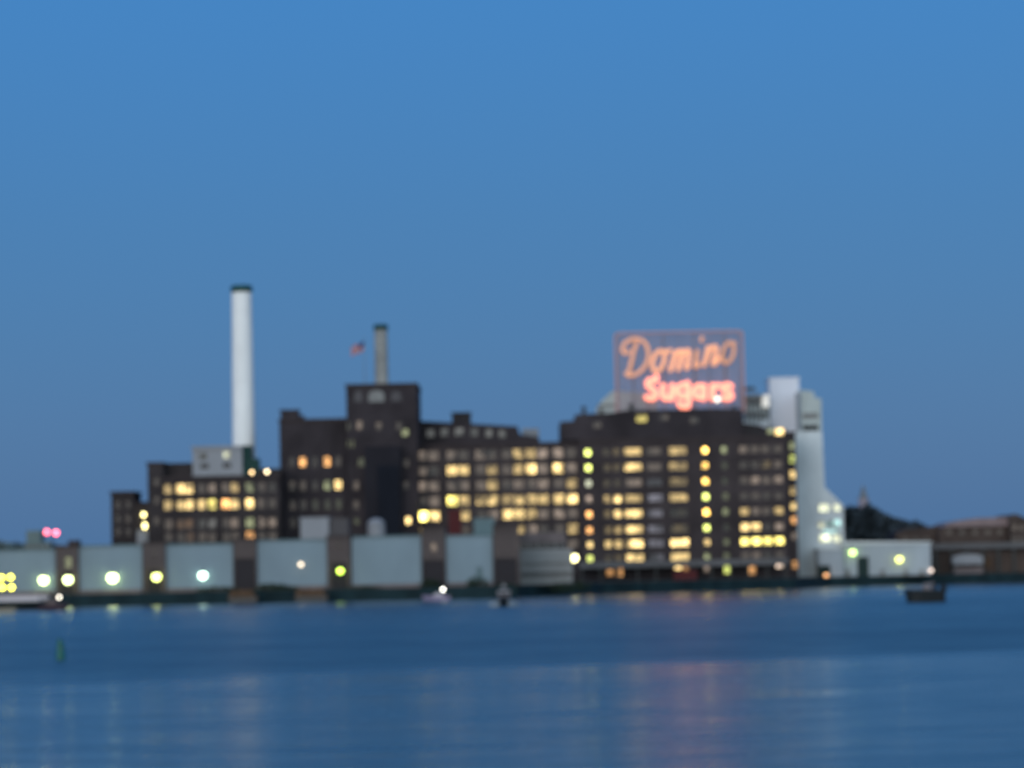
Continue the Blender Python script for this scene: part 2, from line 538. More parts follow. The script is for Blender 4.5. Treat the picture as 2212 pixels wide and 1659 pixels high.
QUAY = [(-900, 690), (-135, 697), (0, 704), (X(1066, 1290, 706), 706), (X(1130, 1288, 728), 728), (X(1300, 1275, 770), 770),
        (X(1720, 1270, 806), 806), (X(1790, 1265, 858), 858), (X(2300, 1255, 890), 890), (900, 900)]
q = MB()
q.prism(QUAY + [(900, 960), (-900, 960)], -3, GZ)
structure(q.build('quay', M['quay']))
g = MB()
g.prism([(x, y + 1.0) for x, y in QUAY] + [(3800, 900), (3800, 5800), (-3800, 5800), (-3800, 690)], GZ + 0.004, GZ + 0.03)
structure(g.build('ground', M['ground']))

# ------------------------------------------------------------------ long refinery wing (left half of the lit facade)
YW = 850.0
def grid_windows(cols, rows, y, w, h, lit, uref_rows, vref_cols, default, skip=()):
    out = []
    zs = [Z(uref_rows, v, y) for v in rows]
    xs = [X(u, vref_cols, y) for u in cols]
    for i, x in enumerate(xs):
        ww = w[i] if isinstance(w, (list, tuple)) else w
        for j, z in enumerate(zs):
            if (i, j) in skip:
                continue
            hue, b = lit.get((i, j), default(i, j))
            hh = h[i] if isinstance(h, (list, tuple)) else h
            out.append((x, z, ww * y / F, hh * y / F, hue, b))
    return out

cols = [912, 938, 977, 1003, 1039, 1064, 1096, 1121, 1148, 1174, 1207, 1236]
rows = [981, 1014, 1047, 1080, 1112, 1145, 1178]
lit = {}
vals = {0: [.26, .2, .32, .24, .25, .3, .35, .55, .5, .35, .32, .3],
        1: [.3, .18, 1.2, .95, .42, .5, .3, .6, 1.9, .4, 1.7, .25],
        2: [.34, .22, .45, .32, .25, .5, .3, .35, .3, .28, .25, .5],
        3: [.2, .18, 1.7, .5, .6, 1.0, .5, .85, .8, .6, .9, 1.7],
        4: [2.6, .9, .12, .5, .15, .35, 1.1, 1.2, .5, .4, .4, .4],
        5: [.5, .4, .1, .3, .1, .1, .45, .5, .3, .25, .25, .5],
        6: [.1] * 12}
for j, vv in vals.items():
    for i, b in enumerate(vv):
        hue = 'W' if b >= 0.5 else 'P'
        lit[(i, j)] = (hue, b * (0.55 if b < 0.5 else 0.8))
lit[(2, 3)] = ('Y', 1.7)
lit[(0, 4)] = ('Y', 4.5)
lit[(1, 4)] = ('W', 1.4)
wins = grid_windows(cols, rows, YW, 21, 20, lit, 1075, 1065, lambda i, j: ('P', .06))
bays = [892, 957.5, 1021, 1080, 1134.5, 1190, 1254]
wing, wr = block('refinery_wing', 'long brick wing with paired factory windows, right of the tallest brick tower',
                 'factory building', 862, 961, 1253, 1260, YW, 26, M['brick'], wins,
                 pilasters=[(X(u, 1065, YW), 1.0) for u in bays], bands=[Z(1075, v, YW) for v in (997.5, 1030.5, 1063.5, 1096)], trim=M['trim_dark'])
# upper storey of the wing, set back, with its dark clerestory and roof box
x0, x1, z0, z1 = rect(903, 916, 1128, 961, YW + 6)
m = MB()
xa, xb = x0, x1
m.prism_y([(x0, wr[3] + 0.46), (X(1165, 950, YW + 6), wr[3] + 0.46), (X(1165, 950, YW + 6), Z(1165, 945, YW + 6)), (X(1122, 930, YW + 6), Z(1122, 938, YW + 6)),
           (X(1118, 925, YW + 6), Z(1118, 921, YW + 6)), (X(1050, 915, YW + 6), Z(1050, 917, YW + 6)), (x0, Z(905, 909, YW + 6))], YW + 6, YW + 22)
m.build('upper_storey', M['brick_tower'], wing)
for u, v, wv, b in ((930, 936, 16, .035), (960, 934, 16, .05), (992, 933, 18, .09), (1024, 934, 16, .05), (1056, 935, 14, .07), (1085, 937, 14, .08)):
    mm = MB()
    a0, a1, c0, c1 = rect(u - wv / 2, v - 8, u + wv / 2, v + 8, YW + 5.9)
    mm.box(a0, a1, YW + 5.85, YW + 5.99, c0, c1)
    mm.build('skylight', pane_mat('N', b), wing)
m = MB()
a0, a1, c0, c1 = rect(976, 893, 1017, 920, YW + 9)
m.box(a0, a1, YW + 9, YW + 14, c0 - 1, c1)
m.box(a0 - .2, a1 + .2, YW + 8.8, YW + 14.2, c1 + .003, c1 + .3)
m.build('roof_box', M['roof_dark'], wing)
m = MB()
a0, a1, c0, c1 = rect(1128, 925, 1164, 946, YW + 20)
m.box(a0, a1, YW + 22.2, YW + 28, c0 - 3, c1)
m.build('roof_housing', M['box_grey'], wing)

# ------------------------------------------------------------------ main refinery block under the sign
YM = 848.0
mcols = [1272, 1312, 1334, 1369, 1415, 1466, 1525, 1567, 1608, 1632, 1656, 1682]
mwid = [11, 14, 14, 36, 32, 38, 11, 12, 18, 18, 18, 18]
mhgt = [13, 15, 15, 15, 15, 16, 12, 14, 15, 15, 15, 15]
mrows = [974, 1007.5, 1041, 1075, 1108, 1142, 1173, 1203]
L = {}
for j, (h_, b) in enumerate((('G', 3.6), ('G', 2.4), ('K', .9), ('P', .6), ('O', 1.6), ('O', 1.4), ('W', 1.3), ('G', 1.6))):
    L[(0, j)] = (h_, b)
for j, b in enumerate((.04, .06, .03, .45, .12, .2, .6, .05)):
    L[(1, j)] = ('W', b)
for j, b in enumerate((.06, .08, .03, 2.0, 1.0, .55, .9, .08)):
    L[(2, j)] = ('W', b)
for j, b in enumerate((.75, .95, .28, .55, 1.1, 1.0, 2.0, .8)):
    L[(3, j)] = ('W' if b > .4 else 'P', b * .85)
for j, b in enumerate((.14, .14, .15, .11, .12, .11, .10, .09)):
    L[(4, j)] = ('L' if j > 1 else 'P', b)
for j, b in enumerate((.42, .36, .22, .34, .06, .28, 2.3, .65)):
    L[(5, j)] = ('W', b * .9)
for j, (h_, b) in enumerate((('A', 3.4), ('A', 3.4), ('A', 3.4), ('G', 3.6), ('A', 3.2), ('G', 3.6), ('W', .9), ('V', .5))):
    L[(6, j)] = (h_, b)
for j, b in enumerate((.45, .05, .05, .3, .4, .05, .2, .1)):
    L[(7, j)] = ('V', b)
right = [(.10, .09, .05, .10), (.07, .06, .35, .05), (.30, .26, .26, .22), (.03, .04, .03, .05), (.5, .12, .08, .45), (1.5, 1.5, .08, .25), (2.0, 2.3, 2.1, 2.4), (.05, .06, .06, .05)]
for j, vv in enumerate(right):
    for k, b in enumerate(vv):
        L[(8 + k, j)] = ('Y' if b > 1.8 else ('W' if b >= .35 else 'P'), b * .9)
mwins = grid_windows(mcols, mrows, YM, mwid, mhgt, L, 1440, 1075, lambda i, j: ('P', .05))
main, mr_ = block('refinery_block', 'broad brick block with lit windows, directly below the orange and red neon sign',
                  'factory building', 1254, 947, 1703, 1260, YM, 34, M['brick'], mwins,
                  pilasters=[(X(u, 1075, YM), 1.1) for u in (1292, 1345, 1393, 1439, 1497, 1546, 1586)],
                  bands=[Z(1440, v, YM) for v in (956, 1190)], trim=M['trim_dark'])
# side wall to the right carries lit windows on the corner return
xs1 = mr_[1]
ret = thing('corner_stair_tower', 'narrow brick corner tower with one column of lit windows, beside the pale silo house', 'stair tower',
            (X(1712, 1090, YM + 3), YM + 3, GZ))
yr = YM + 3
rx0, rx1, rz0, rz1 = rect(1703.5, 936, 1722, 1260, yr)
rx0 = xs1 + 0.35
sw = []
for v, b, hue in ((963, .4, 'V'), (992, .75, 'G'), (1025, 1.15, 'W'), (1060, .5, 'W'), (1093, .9, 'W'), (1124, .7, 'O'), (1158, .15, 'P'), (1220, .55, 'O')):
    sw.append((X(1713.5, v, yr), Z(1713.5, v, yr), 11 * yr / F, 16 * yr / F, hue, b))
mean = sum(s_[0] for s_ in sw) / len(sw)
sw = [(mean, *s_[1:]) for s_ in sw]
m = MB()
m.wall(rx0, rx1, GZ, rz1, yr, [(a - w_ / 2, a + w_ / 2, c - h_ / 2, c + h_ / 2) for a, c, w_, h_, _, _ in sw])
m.shell(rx0, rx1, yr, yr + 20, GZ, rz1)
m.build('wall', M['brick'], ret)
m = MB(); m.box(rx0, rx1 + .3, yr - .3, yr + 20.2, rz1 + .003, rz1 + .5); m.build('coping', M['trim_dark'], ret)
for a, c, w_, h_, hue, b in sw:
    window(ret, a, c, w_, h_, yr, hue, b, 2, 3, False)

# penthouse and roof storeys
YP = YM + 5
zr = mr_[3] + 0.46
m = MB()
def up(u, v): return (X(u, v, YP), Z(u, v, YP))
m.prism_y([(up(1210, 940)[0], zr), (up(1606, 930)[0], zr), up(1604, 884), up(1545, 882), up(1470, 884), up(1354, 886), up(1318, 892), up(1243, 895), up(1241, 909), up(1210, 911)], YP, YP + 24)
m.build('penthouse', M['brick_tower'], main)
m = MB()
a = up(1606, 932); b_ = up(1698, 926)
m.prism_y([(a[0] + .01, zr), (b_[0], zr), b_, up(1660, 926), up(1640, 918), (a[0] + .01, up(1606, 914)[1])], YP + 1, YP + 22)
m.build('roof_storey', M['roof_dark'], main)
for u, v, wv, hv, hue, b, yy in ((1386, 904, 22, 14, 'Y', .36, YP), (1435, 902, 18, 10, 'P', .05, YP), (1500, 908, 18, 12, 'P', .04, YP), (1290, 918, 16, 12, 'P', .03, YP),
                             (1684, 933, 17, 13, 'W', 1.3, YP + 1), (1664, 932, 11, 9, 'V', .6, YP + 1)):
    mm = MB()
    a0, a1, c0, c1 = rect(u - wv / 2, v - hv / 2, u + wv / 2, v + hv / 2, yy)
    mm.box(a0, a1, yy - .12, yy - .003, c0, c1)
    mm.build('roof_window', pane_mat(hue, b), main)
# vents on the roof edge
for u, hgt in ((1262, 1.6), (1300, 1.0), (1365, 2.4), (1500, 1.2), (1588, 2.0)):
    m = MB()
    xx, zz = up(u, 895)
    m.lathe(xx, YP + 4, [(0.5, zz - 2.2), (0.5, zz + hgt), (0.75, zz + hgt), (0.75, zz + hgt + .4), (0.1, zz + hgt + .8)], 12)
    m.build('roof_vent', M['steel_dark'], main)

# loading dock canopy along the foot of the main block
yd = YM - 6
dock = thing('loading_dock', 'long grey loading dock canopy on posts along the foot of the lit main block', 'loading dock', (X(1470, 1240, yd), yd, GZ))
x0, x1, z0, z1 = rect(1252, 1211, 1702, 1222, yd)
m = MB(); m.box(x0, x1, yd, YM - .3, z0, z1); m.box(x0 - .1, x1 + .1, yd - .15, yd - .003, z0 - .25, z1 + .1)
m.build('roof', M['canopy'], dock)
for k in range(12):
    m = MB(); xx = x0 + .6 + (x1 - x0 - 1.2) * k / 11
    m.box(xx - .18, xx + .18, yd + .3, yd + .66, GZ, z0 - .004)
    m.build('post', M['steel_dark'], dock)
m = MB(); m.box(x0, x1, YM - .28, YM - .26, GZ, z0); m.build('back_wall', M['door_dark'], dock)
for u, v, wv, hv, hue, b in ((1318, 1237, 14, 12, 'O', .35), (1339, 1236, 11, 16, 'O', .7), (1465, 1223.5, 14, 12, 'W', 1.1), (1482, 1227, 10, 10, 'O', .55), (1571, 1229, 12, 18, 'G', .6),
                             (1624, 1232, 14, 16, 'O', .5), (1684, 1220, 13, 12, 'P', 1.2), (1526, 1225, 9, 20, 'P', .2)):
    mm = MB()
    a0, a1, c0, c1 = rect(u - wv / 2, v - hv / 2, u + wv / 2, v + hv / 2, YM - .4)
    mm.box(a0, a1, YM - .42, YM - .30, max(c0, GZ + .05), c1)
    mm.build('lit_doorway', pane_mat(hue, b), dock)
m = MB(); a0, a1, c0, c1 = rect(1455, 1232, 1505, 1240, yd - 2)
m.box(a0, a1, yd - 3, yd - 1, GZ, c1); m.build('red_crate_row', M['red_box'], dock)

# ------------------------------------------------------------------ tall brick tower
YT = 845.0
tw = []
def wpx(u, v, w_, h_, hue, b, y): return (X(u, v, y), Z(u, v, y), w_ * y / F, h_ * y / F, hue, b)
tcols = [632, 655, 681, 707, 731]
trows = [997, 1048, 1090, 1128]
tl = {(1, 0): ('O', .9), (3, 0): ('O', 1.0), (4, 1): ('W', 1.6), (3, 1): ('V', .55), (3, 2): ('V', .06), (4, 2): ('V', .05), (2, 2): ('V', .05), (1, 3): ('V', .07), (4, 3): ('P', .12)}
for t_ in grid_windows(tcols, trows, YT, 13, 20, tl, 690, 1060, lambda i, j: ('P', .025)):
    tw.append(t_)
annex, ar = block('brick_annex', 'dark brick wing with a square turret on its left corner, beside the tallest tower',
                  'factory building', 606, 908, 751, 1260, YT, 28, M['brick_tower'], tw,
                  pilasters=[(X(u, 1060, YT), .9) for u in (612, 643, 668, 694, 719, 745)], bands=[Z(680, v, YT) for v in (925, 945, 968, 1025)])
m = MB()
a0, a1, c0, c1 = rect(606, 889, 644, 908, YT)
m.box(a0, a1, YT - .1, YT + 6, ar[3] + .46, c1); m.box(a0 - .25, a1 + .25, YT - .35, YT + 6.25, c1 + .003, c1 + .5)
m.box(a1 + .3, a1 + 1.4, YT - .1, YT + 5, ar[3] + .46, (ar[3] + .46 + c1) / 2)
m.build('turret', M['brick_tower'], annex)
Y2 = YT - 3
tw = [wpx(749 + 7, 920, 12, 16, 'K', .12, Y2), wpx(777, 918, 12, 18, 'P', .16, Y2), wpx(818, 920, 12, 16, 'P', .06, Y2), wpx(862, 920, 12, 16, 'P', .03, Y2),
      wpx(757, 958, 12, 16, 'V', .3, Y2), wpx(780, 998, 12, 18, 'V', .2, Y2), wpx(843, 1000, 12, 16, 'O', .25, Y2), wpx(875, 934, 13, 14, 'V', .55, Y2), wpx(769, 1048, 11, 18, 'P', .05, Y2),
      wpx(769, 1090, 11, 18, 'P', .05, Y2), wpx(770, 1125, 11, 14, 'V', .1, Y2), wpx(882, 1124, 10, 15, 'W', 2.0, Y2), wpx(878, 1000, 10, 16, 'P', .04, Y2), wpx(878, 1048, 10, 16, 'P', .04, Y2)]
tower, tr = block('brick_tower', 'tallest dark brick tower block, topped by the grey stack and the flag', 'factory tower',
                  751, 832, 904, 1260, Y2, 34, M['brick_tower'], tw, nx=2,
                  bands=[Z(828, v, Y2) for v in (842, 882, 945)], pilasters=[(X(u, 950, Y2), .8) for u in (757, 898)])
for u, wv, hv, b in ((774, 18, 24, .075), (813, 34, 24, .12), (856, 22, 22, .075)):
    mm = MB()
    a0, a1, c0, c1 = rect(u - wv / 2, 856 - hv / 2, u + wv / 2, 856 + hv / 2, Y2)
    mm.prism_y([(a0, c0), (a1, c0), (a1, c1 - .8), ((a0 * .25 + a1 * .75), c1), ((a0 * .75 + a1 * .25), c1), (a0, c1 - .8)], Y2 - .1, Y2 - .003)
    mm.build('pale_panel', M['box_dim'] if b < .1 else M['steel_grey'], tower)
m = MB()
a0, a1, c0, c1 = rect(789, 964, 866, 1140, Y2 - 3)
m.box(a0, a1, Y2 - 5, Y2 - .004, GZ, c1)
m.build('recess_shade_block', material('recess_shade_brick', (.022, .021, .027), .9, stain=.25), tower)  # dark box standing in for the shaded recess in the tower front
m = MB()
m.box(X(818, 1060, Y2), a1 - .4, Y2 - 5.3, Y2 - 5.004, GZ, c1 - 5)
for k in range(7):
    xx = X(820, 1060, Y2) + (a1 - .8 - X(820, 1060, Y2)) * k / 6
    m.box(xx - .06, xx + .06, Y2 - 5.45, Y2 - 5.304, GZ, c1 - 5.2)
m.build('deep_recess_shade', M['navy'], tower)  # deepest shade of the recess, painted as a navy panel
# grey stack
yk = Y2 + 16
x0, x1, z0, z1 = rect(809, 701, 838, 830, yk)
cx = (x0 + x1) / 2; rr = (x1 - x0) / 2
stk = thing('grey_stack', 'short grey smokestack with dark green rim on top of the brick tower', 'smokestack', (cx, yk, tr[3] + .45))
m = MB()
zb = tr[3] + .46
hc = 12 * yk / F
m.lathe(cx, yk, [(rr * 1.02, zb), (rr * 1.0, zb + 4), (rr * .97, z1 - hc)], 28); m.build('shaft', M['stack_grey'], stk, smooth=False)
m = MB(); m.lathe(cx, yk, [(rr * 1.08, z1 - hc + .004), (rr * 1.08, z1 - .2), (rr * .8, z1), (rr * .78, z1 - .6)], 28); m.build('rim', M['cap_green'], stk)
# flag
yf = Y2 + 8
fx, fz = P(786.5, 736, yf)
pole = thing('flagpole', 'thin flagpole flying a small red, white and blue flag beside the grey stack', 'flag', (fx, yf, tr[3] + .45))
m = MB(); m.tube([(fx, yf, tr[3] + .46), (fx, yf, fz + .6)], [.09, .05], 8); m.ball((fx, yf, fz + .7), .14); m.build('pole', M['steel_grey'], pole)
m = MB()
fl, fh = 30 * yf / F, 20 * yf / F
NX, NZ = 26, 13
def fp(i, j):
    s = i / NX
    return (fx - .08 - fl * s * .93, yf + .35 * math.sin(s * 7 + .4), fz + .1 - fh * j / NZ - 2.0 * s - .25 * math.sin(s * 6))
for i in range(NX):
    for j in range(NZ):
        mi = 2 if (i < 10 and j < 7) else (0 if j % 2 == 0 else 1)
        m.add([fp(i, j + 1), fp(i + 1, j + 1), fp(i + 1, j), fp(i, j)], [(0, 1, 2, 3)], mi)
m.build('flag_cloth', [M['flag_red'], M['flag_white'], M['flag_blue']], pole)

# ------------------------------------------------------------------ boiler house on the left
YB = 830.0
bcols = [363, 390, 409, 436, 458, 488, 507, 539, 565, 588]
brows = [1054, 1089, 1130, 1160]
bl = {(0, 0): ('W', .4), (1, 0): ('W', 1.5), (2, 0): ('W', 1.5), (6, 0): ('W', .3), (7, 0): ('V', .2), (5, 0): ('P', .1), (3, 0): ('P', .1), (4, 0): ('P', .12),
      (0, 1): ('W', .4), (1, 1): ('W', .6), (2, 1): ('W', .95), (3, 1): ('W', 1.0), (4, 1): ('Y', 1.4), (5, 1): ('O', 2.2), (6, 1): ('W', .7), (7, 1): ('W', 1.6), (8, 1): ('P', .15),
      (0, 2): ('P', .16), (1, 2): ('O', .14), (2, 2): ('O', .12), (3, 2): ('N', .16), (4, 2): ('N', .14), (5, 2): ('P', .1), (6, 2): ('P', .1), (7, 2): ('V', .26), (8, 2): ('P', .14), (9, 2): ('P', .1),
      (0, 3): ('P', .08), (2, 3): ('O', .08), (7, 3): ('O', 1.1)}
bw = grid_windows(bcols, brows, YB, 16, 20, bl, 475, 1090, lambda i, j: ('P', .045))
boiler, br_ = block('boiler_house', 'low brick boiler house with rows of lit windows, in front of the white chimney', 'factory building',
                    354, 1031, 606, 1260, YB, 30, M['brick_left'], bw,
                    pilasters=[(X(u, 1090, YB), .8) for u in (374, 424, 473, 523, 552, 577)], bands=[Z(475, v, YB) for v in (1072, 1110)])
left, lr = block('brick_bunker', 'plain dark brick bunker block left of the pale grey penthouse, no lit windows', 'factory building',
                 320, 1002, 353.5, 1260, YB + 1, 28, M['brick_left'], [wpx(338, v, 12, 16, 'P', .02, YB + 1) for v in (1040, 1080, 1125)])
# raised rear part between bunker and penthouse
m = MB(); a0, a1, c0, c1 = rect(353.5, 1000, 418, 1031, YB + 6)
m.box(a0, a1, YB + 6, YB + 26, br_[3] + .46, c1); m.build('rear_storey', M['brick_left'], boiler)
m = MB(); a0, a1, c0, c1 = rect(524, 962, 541, 1012, YB + 5)
m.box(a0, a1, YB + 5, YB + 14, br_[3] + .46, c1)
a2, a3, c2, c3 = rect(541, 990, 557, 1012, YB + 5)
m.box(a1 + .01, a3, YB + 5.5, YB + 13, br_[3] + .46, c3)
m.build('dust_collector', M['cap_green'], boiler)
m = MB(); a0, a1, c0, c1 = rect(557, 1012, 606, 1031, YB + 4)
m.box(a0 + .02, a1, YB + 4, YB + 20, br_[3] + .46, c1); m.build('roof_walkway', M['roof_dark'], boiler)
for u, v, b in ((544, 1020.5, 22), (577, 1019, 30)):
    xx, zz = P(u, v, YB + 2)
    lp = thing('roof_lamp', ('left of the two warm lamps above the boiler house roof edge' if u < 560 else 'right, paler lamp of the pair above the boiler house roof edge'), 'lamp', (xx, YB + 2, br_[3] + .46))
    m = MB(); m.tube([(xx, YB + 2, br_[3] + .46), (xx, YB + 2, zz - .35)], .07, 8); m.box(xx - .4, xx + .4, YB + 1.7, YB + 2.3, zz + .42, zz + .5); m.build('lamp_post', M['steel_dark'], lp)
    m = MB(); m.ball((xx, YB + 2, zz), .38); m.build('lamp_globe', lamp_mat((1.0, .66, .28) if u < 560 else (1.0, .8, .45), b * .28), lp)
# pale penthouse box
ph, pr = block('grey_penthouse', 'pale grey box with four small dark windows on the boiler house roof', 'roof house', 416, 967, 523, 1031, YB + 3, 12, M['box_grey'],
               [wpx(439, 986, 15, 12, 'V', .10, YB + 3), wpx(490, 983, 15, 14, 'K', .5, YB + 3), wpx(442, 1007, 18, 11, 'P', 0, YB + 3), wpx(490, 1005, 18, 11, 'P', 0, YB + 3)],
               base=br_[3] + .46, sill=False, nx=2, nz=2, trim=M['box_grey'])
# small left tower and its annex
tl_, tlr = block('small_brick_tower', 'small narrow dark tower at the far left end of the refinery', 'tower', 241, 1065, 291, 1260, YB + 12, 16, M['brick_left'],
                 [wpx(u, v, 10, 16, 'P', .02, YB + 12) for u in (255, 277) for v in (1090, 1120, 1148)])
an, anr = block('conveyor_house', 'low dark lean-to beside the small left tower, with two bright yellow lamps on it', 'outbuilding', 291.5, 1088, 322, 1260, YB + 10, 12, M['brick_left'], [wpx(331 - 14, 1140, 8, 14, 'O', .15, YB + 10)])
m = MB(); a0, a1, c0, c1 = rect(296, 1145, 319, 1176, YB + 9.6); m.box(a0, a1, YB + 9.6, YB + 9.99, GZ, c1); m.build('pale_door', M['box_grey'], an)
for u, v, lab in ((310, 1112, 'upper of two bright yellow lamps on the lean-to beside the small left tower'), (312.5, 1136, 'lower of two bright yellow lamps on the lean-to beside the small left tower')):
    xx, zz = P(u, v, YB + 9)
    lp = thing('wall_lamp', lab, 'lamp', (xx, YB + 9.9, zz))
    m = MB(); m.box(xx - .15, xx + .15, YB + 9.4, YB + 9.98, zz + .5, zz + .75); m.build('bracket', M['steel_dark'], lp)
    m = MB(); m.ball((xx, YB + 9.2, zz), .45, sz=1.3 if v < 1120 else 1.7); m.build('lamp_globe', lamp_mat((1.0, .88, .34), 7), lp)

# tall white chimney
yc = 858.0
x0, x1, z0, z1 = rect(498, 617, 551, 1000, yc)
cx, cz = P(521.3, 640, yc); rt = 21.5 * yc / F; rb_ = 24.5 * yc / F
cxm = (X(521, 625, yc) + X(528, 985, yc)) / 2
ch = thing('white_chimney', 'tall tapering white chimney with a dark green cap, highest thing on the shore', 'chimney', (cxm, yc, GZ))
ztop = Z(521, 617, yc); hc = 15 * yc / F
zmid = Z(526, 960, yc)
m = MB(); m.lathe(cxm, yc, [(rb_ * 1.1, GZ), (rb_, zmid), (rt, ztop - hc)], 40); m.build('shaft', M['white_chimney'], ch, smooth=False)
m = MB(); m.lathe(cxm, yc, [(rt * 1.07, ztop - hc + .004), (rt * 1.09, ztop - .3), (rt * .9, ztop), (rt * .8, ztop - .8)], 40); m.build('cap', M['cap_green'], ch)
m = MB()
for s in (-.3, .3):
    m.tube([(cxm + rb_ * .75 + s, yc - rb_ * .75, GZ), (cxm + rt * .78 + s, yc - rt * .75, ztop - hc)], .05, 6)
m.build('ladder', M['white'], ch)

# ------------------------------------------------------------------ neon sign
YS = 860.0
sg_x0, sg_x1, sg_z0, sg_z1 = rect(1330, 717, 1606, 893, YS)
roof_z = Z(1470, 884, YP)
sgn = thing('neon_sign', 'huge rooftop sign with orange script over bold red letters on a see-through steel lattice', 'sign', ((sg_x0 + sg_x1) / 2, YS, roof_z))
m = MB()
NXB, NZB = 46, 30
zlow = roof_z - 0.5
for i in range(NXB + 1):
    xx = sg_x0 + (sg_x1 - sg_x0) * i / NXB
    m.box(xx - .12, xx + .12, YS + .3, YS + .5, zlow, sg_z1)
for j in range(NZB + 1):
    zz = zlow + (sg_z1 - zlow) * j / NZB
    m.box(sg_x0, sg_x1, YS + .505, YS + .66, zz - .10, zz + .10)
m.build('lattice', material('neon_tinted_grey_steel', (.34, .265, .30), .7, stain=.15), sgn)  # warm neon glow painted into the lattice colour
for i in range(9):
    m = MB(); xx = sg_x0 + .6 + (sg_x1 - sg_x0 - 1.2) * i / 8
    m.tube([(xx, YS + .9, zlow), (xx, YS + .9, sg_z1 - .3)], .14, 6)
    m.tube([(xx, YS + 7, zlow), (xx, YS + 1.0, sg_z1 - 4)], .14, 6)
    m.tube([(xx, YS + 4.2, zlow), (xx, YS + 1.0, sg_z0 + 7)], .10, 6)
    m.build('brace', M['steel_grey'], sgn)
m = MB()
rad = 1.4
bx = []
for cx_, cz_, a0_ in ((sg_x1 - rad, sg_z1 - rad, 0), (sg_x0 + rad, sg_z1 - rad, 90)):
    for k in range(7):
        an_ = R(a0_ + 15 * k); bx.append((cx_ + rad * math.cos(an_), YS, cz_ + rad * math.sin(an_)))
m.tube([(sg_x1, YS, sg_z0)] + bx + [(sg_x0, YS, sg_z0)], .24, 8)
m.build('border_tube', material('faint_pink_neon', (.35, .25, .25), .5, emit=(1.0, .42, .36), strength=.15), sgn)
KS = 0.14879
def S_(cx_, cy_, y=YS - .25):
    a = P(1305.7 + cx_ * KS, 696.7 + cy_ * KS, y)
    return (a[0], y, a[1])
def smooth(pts, closed=False, n=6):
    out = []
    N = len(pts)
    rng = range(N) if closed else range(N - 1)
    for i in rng:
        p0 = pts[(i - 1) % N] if (closed or i > 0) else pts[i]
        p1, p2 = pts[i], pts[(i + 1) % N]
        p3 = pts[(i + 2) % N] if (closed or i + 2 < N) else p2
        for k in range(n):
            t = k / n
            out.append(tuple(.5 * (2 * b + (c - a) * t + (2 * a - 5 * b + 4 * c - d) * t * t + (3 * b - a - 3 * c + d) * t ** 3) for a, b, c, d in zip(p0, p1, p2, p3)))
    if not closed:
        out.append(pts[-1])
    return out
def oval(cx_, cy_, rx, ry, slant=0.0, n=20):
    return [(cx_ + rx * math.cos(2 * math.pi * k / n) + slant * ry * math.sin(2 * math.pi * k / n), cy_ - ry * math.sin(2 * math.pi * k / n)) for k in range(n)]
def letter(strokes, r, mat):
    m_ = MB()
    for st in strokes:
        pts, closed = (st[1], True) if st[0] == 'o' else (smooth(st[1]) if len(st[1]) > 2 else st[1], False)
        m_.tube([S_(*p) for p in pts], r * KS * YS / F, 8, closed=closed)
        if not closed:
            for p in (pts[0], pts[-1]):
                m_.ball(S_(*p), r * KS * YS / F, n=8)
    return m_.build('letter', mat, sgn)
def neon(c, s): return material('neon_letter', (.5, .3, .2), .4, emit=c, strength=s)
ORG, RED = (1.0, .40, .19), (1.0, .26, .165)
n1, n2, n3, n4 = neon(ORG, .56), neon(ORG, .95), neon(ORG, .8), neon(ORG, .42)
n5 = neon(RED, 2.1)
# top line: D o m i n o
letter([('l', [(470, 300), (425, 420), (395, 560), (360, 690), (340, 765)]),
        ('l', [(355, 420), (300, 450), (262, 400), (290, 310), (390, 250), (510, 245), (605, 320), (640, 450), (615, 580), (550, 680), (450, 755), (345, 770), (315, 740)])], 26, n1)
letter([('o', oval(785, 560, 82, 150, .22)), ('l', [(850, 420), (910, 430), (950, 400)])], 31, n3)
letter([('l', [(1030, 430), (1000, 560), (958, 690)]), ('l', [(985, 610), (1040, 460), (1105, 410), (1130, 450), (1100, 570), (1070, 680)]),
        ('l', [(1095, 600), (1150, 450), (1205, 405), (1232, 440), (1215, 560), (1185, 660), (1215, 640)])], 31, n2)
letter([('l', [(1352, 415), (1335, 520), (1312, 630), (1345, 640), (1372, 600)]), ('l', [(1418, 225), (1408, 262)])], 27, n1)
letter([('l', [(1505, 360), (1480, 480), (1445, 620)]), ('l', [(1475, 540), (1530, 400), (1600, 345), (1625, 385), (1605, 490), (1575, 600), (1620, 585), (1660, 520)])], 31, n3)
letter([('o', oval(1795, 440, 82, 150, .2)), ('l', [(1850, 310), (1890, 300)])], 27, n4)
# bottom line: S u g a r s
letter([('l', [(755, 790), (735, 850), (665, 838), (625, 880), (650, 935), (725, 990), (745, 1060), (690, 1105), (612, 1085)])], 39, n5)
letter([('l', [(850, 915), (845, 1020), (870, 1095), (930, 1095), (975, 1030)]), ('l', [(985, 915), (985, 1105)])], 39, n5)
letter([('o', oval(1140, 990, 75, 85)), ('l', [(1205, 880), (1220, 980), (1225, 1120), (1200, 1230), (1130, 1225), (1085, 1165)])], 39, n5)
letter([('o', oval(1375, 1005, 65, 85)), ('l', [(1445, 920), (1445, 1105)])], 39, n5)
letter([('l', [(1565, 915), (1565, 1105)]), ('l', [(1570, 1000), (1600, 930), (1660, 915)])], 37, n5)
letter([('l', [(1840, 925), (1775, 905), (1725, 940), (1745, 990), (1820, 1020), (1845, 1075), (1790, 1108), (1720, 1090)])], 37, n5)
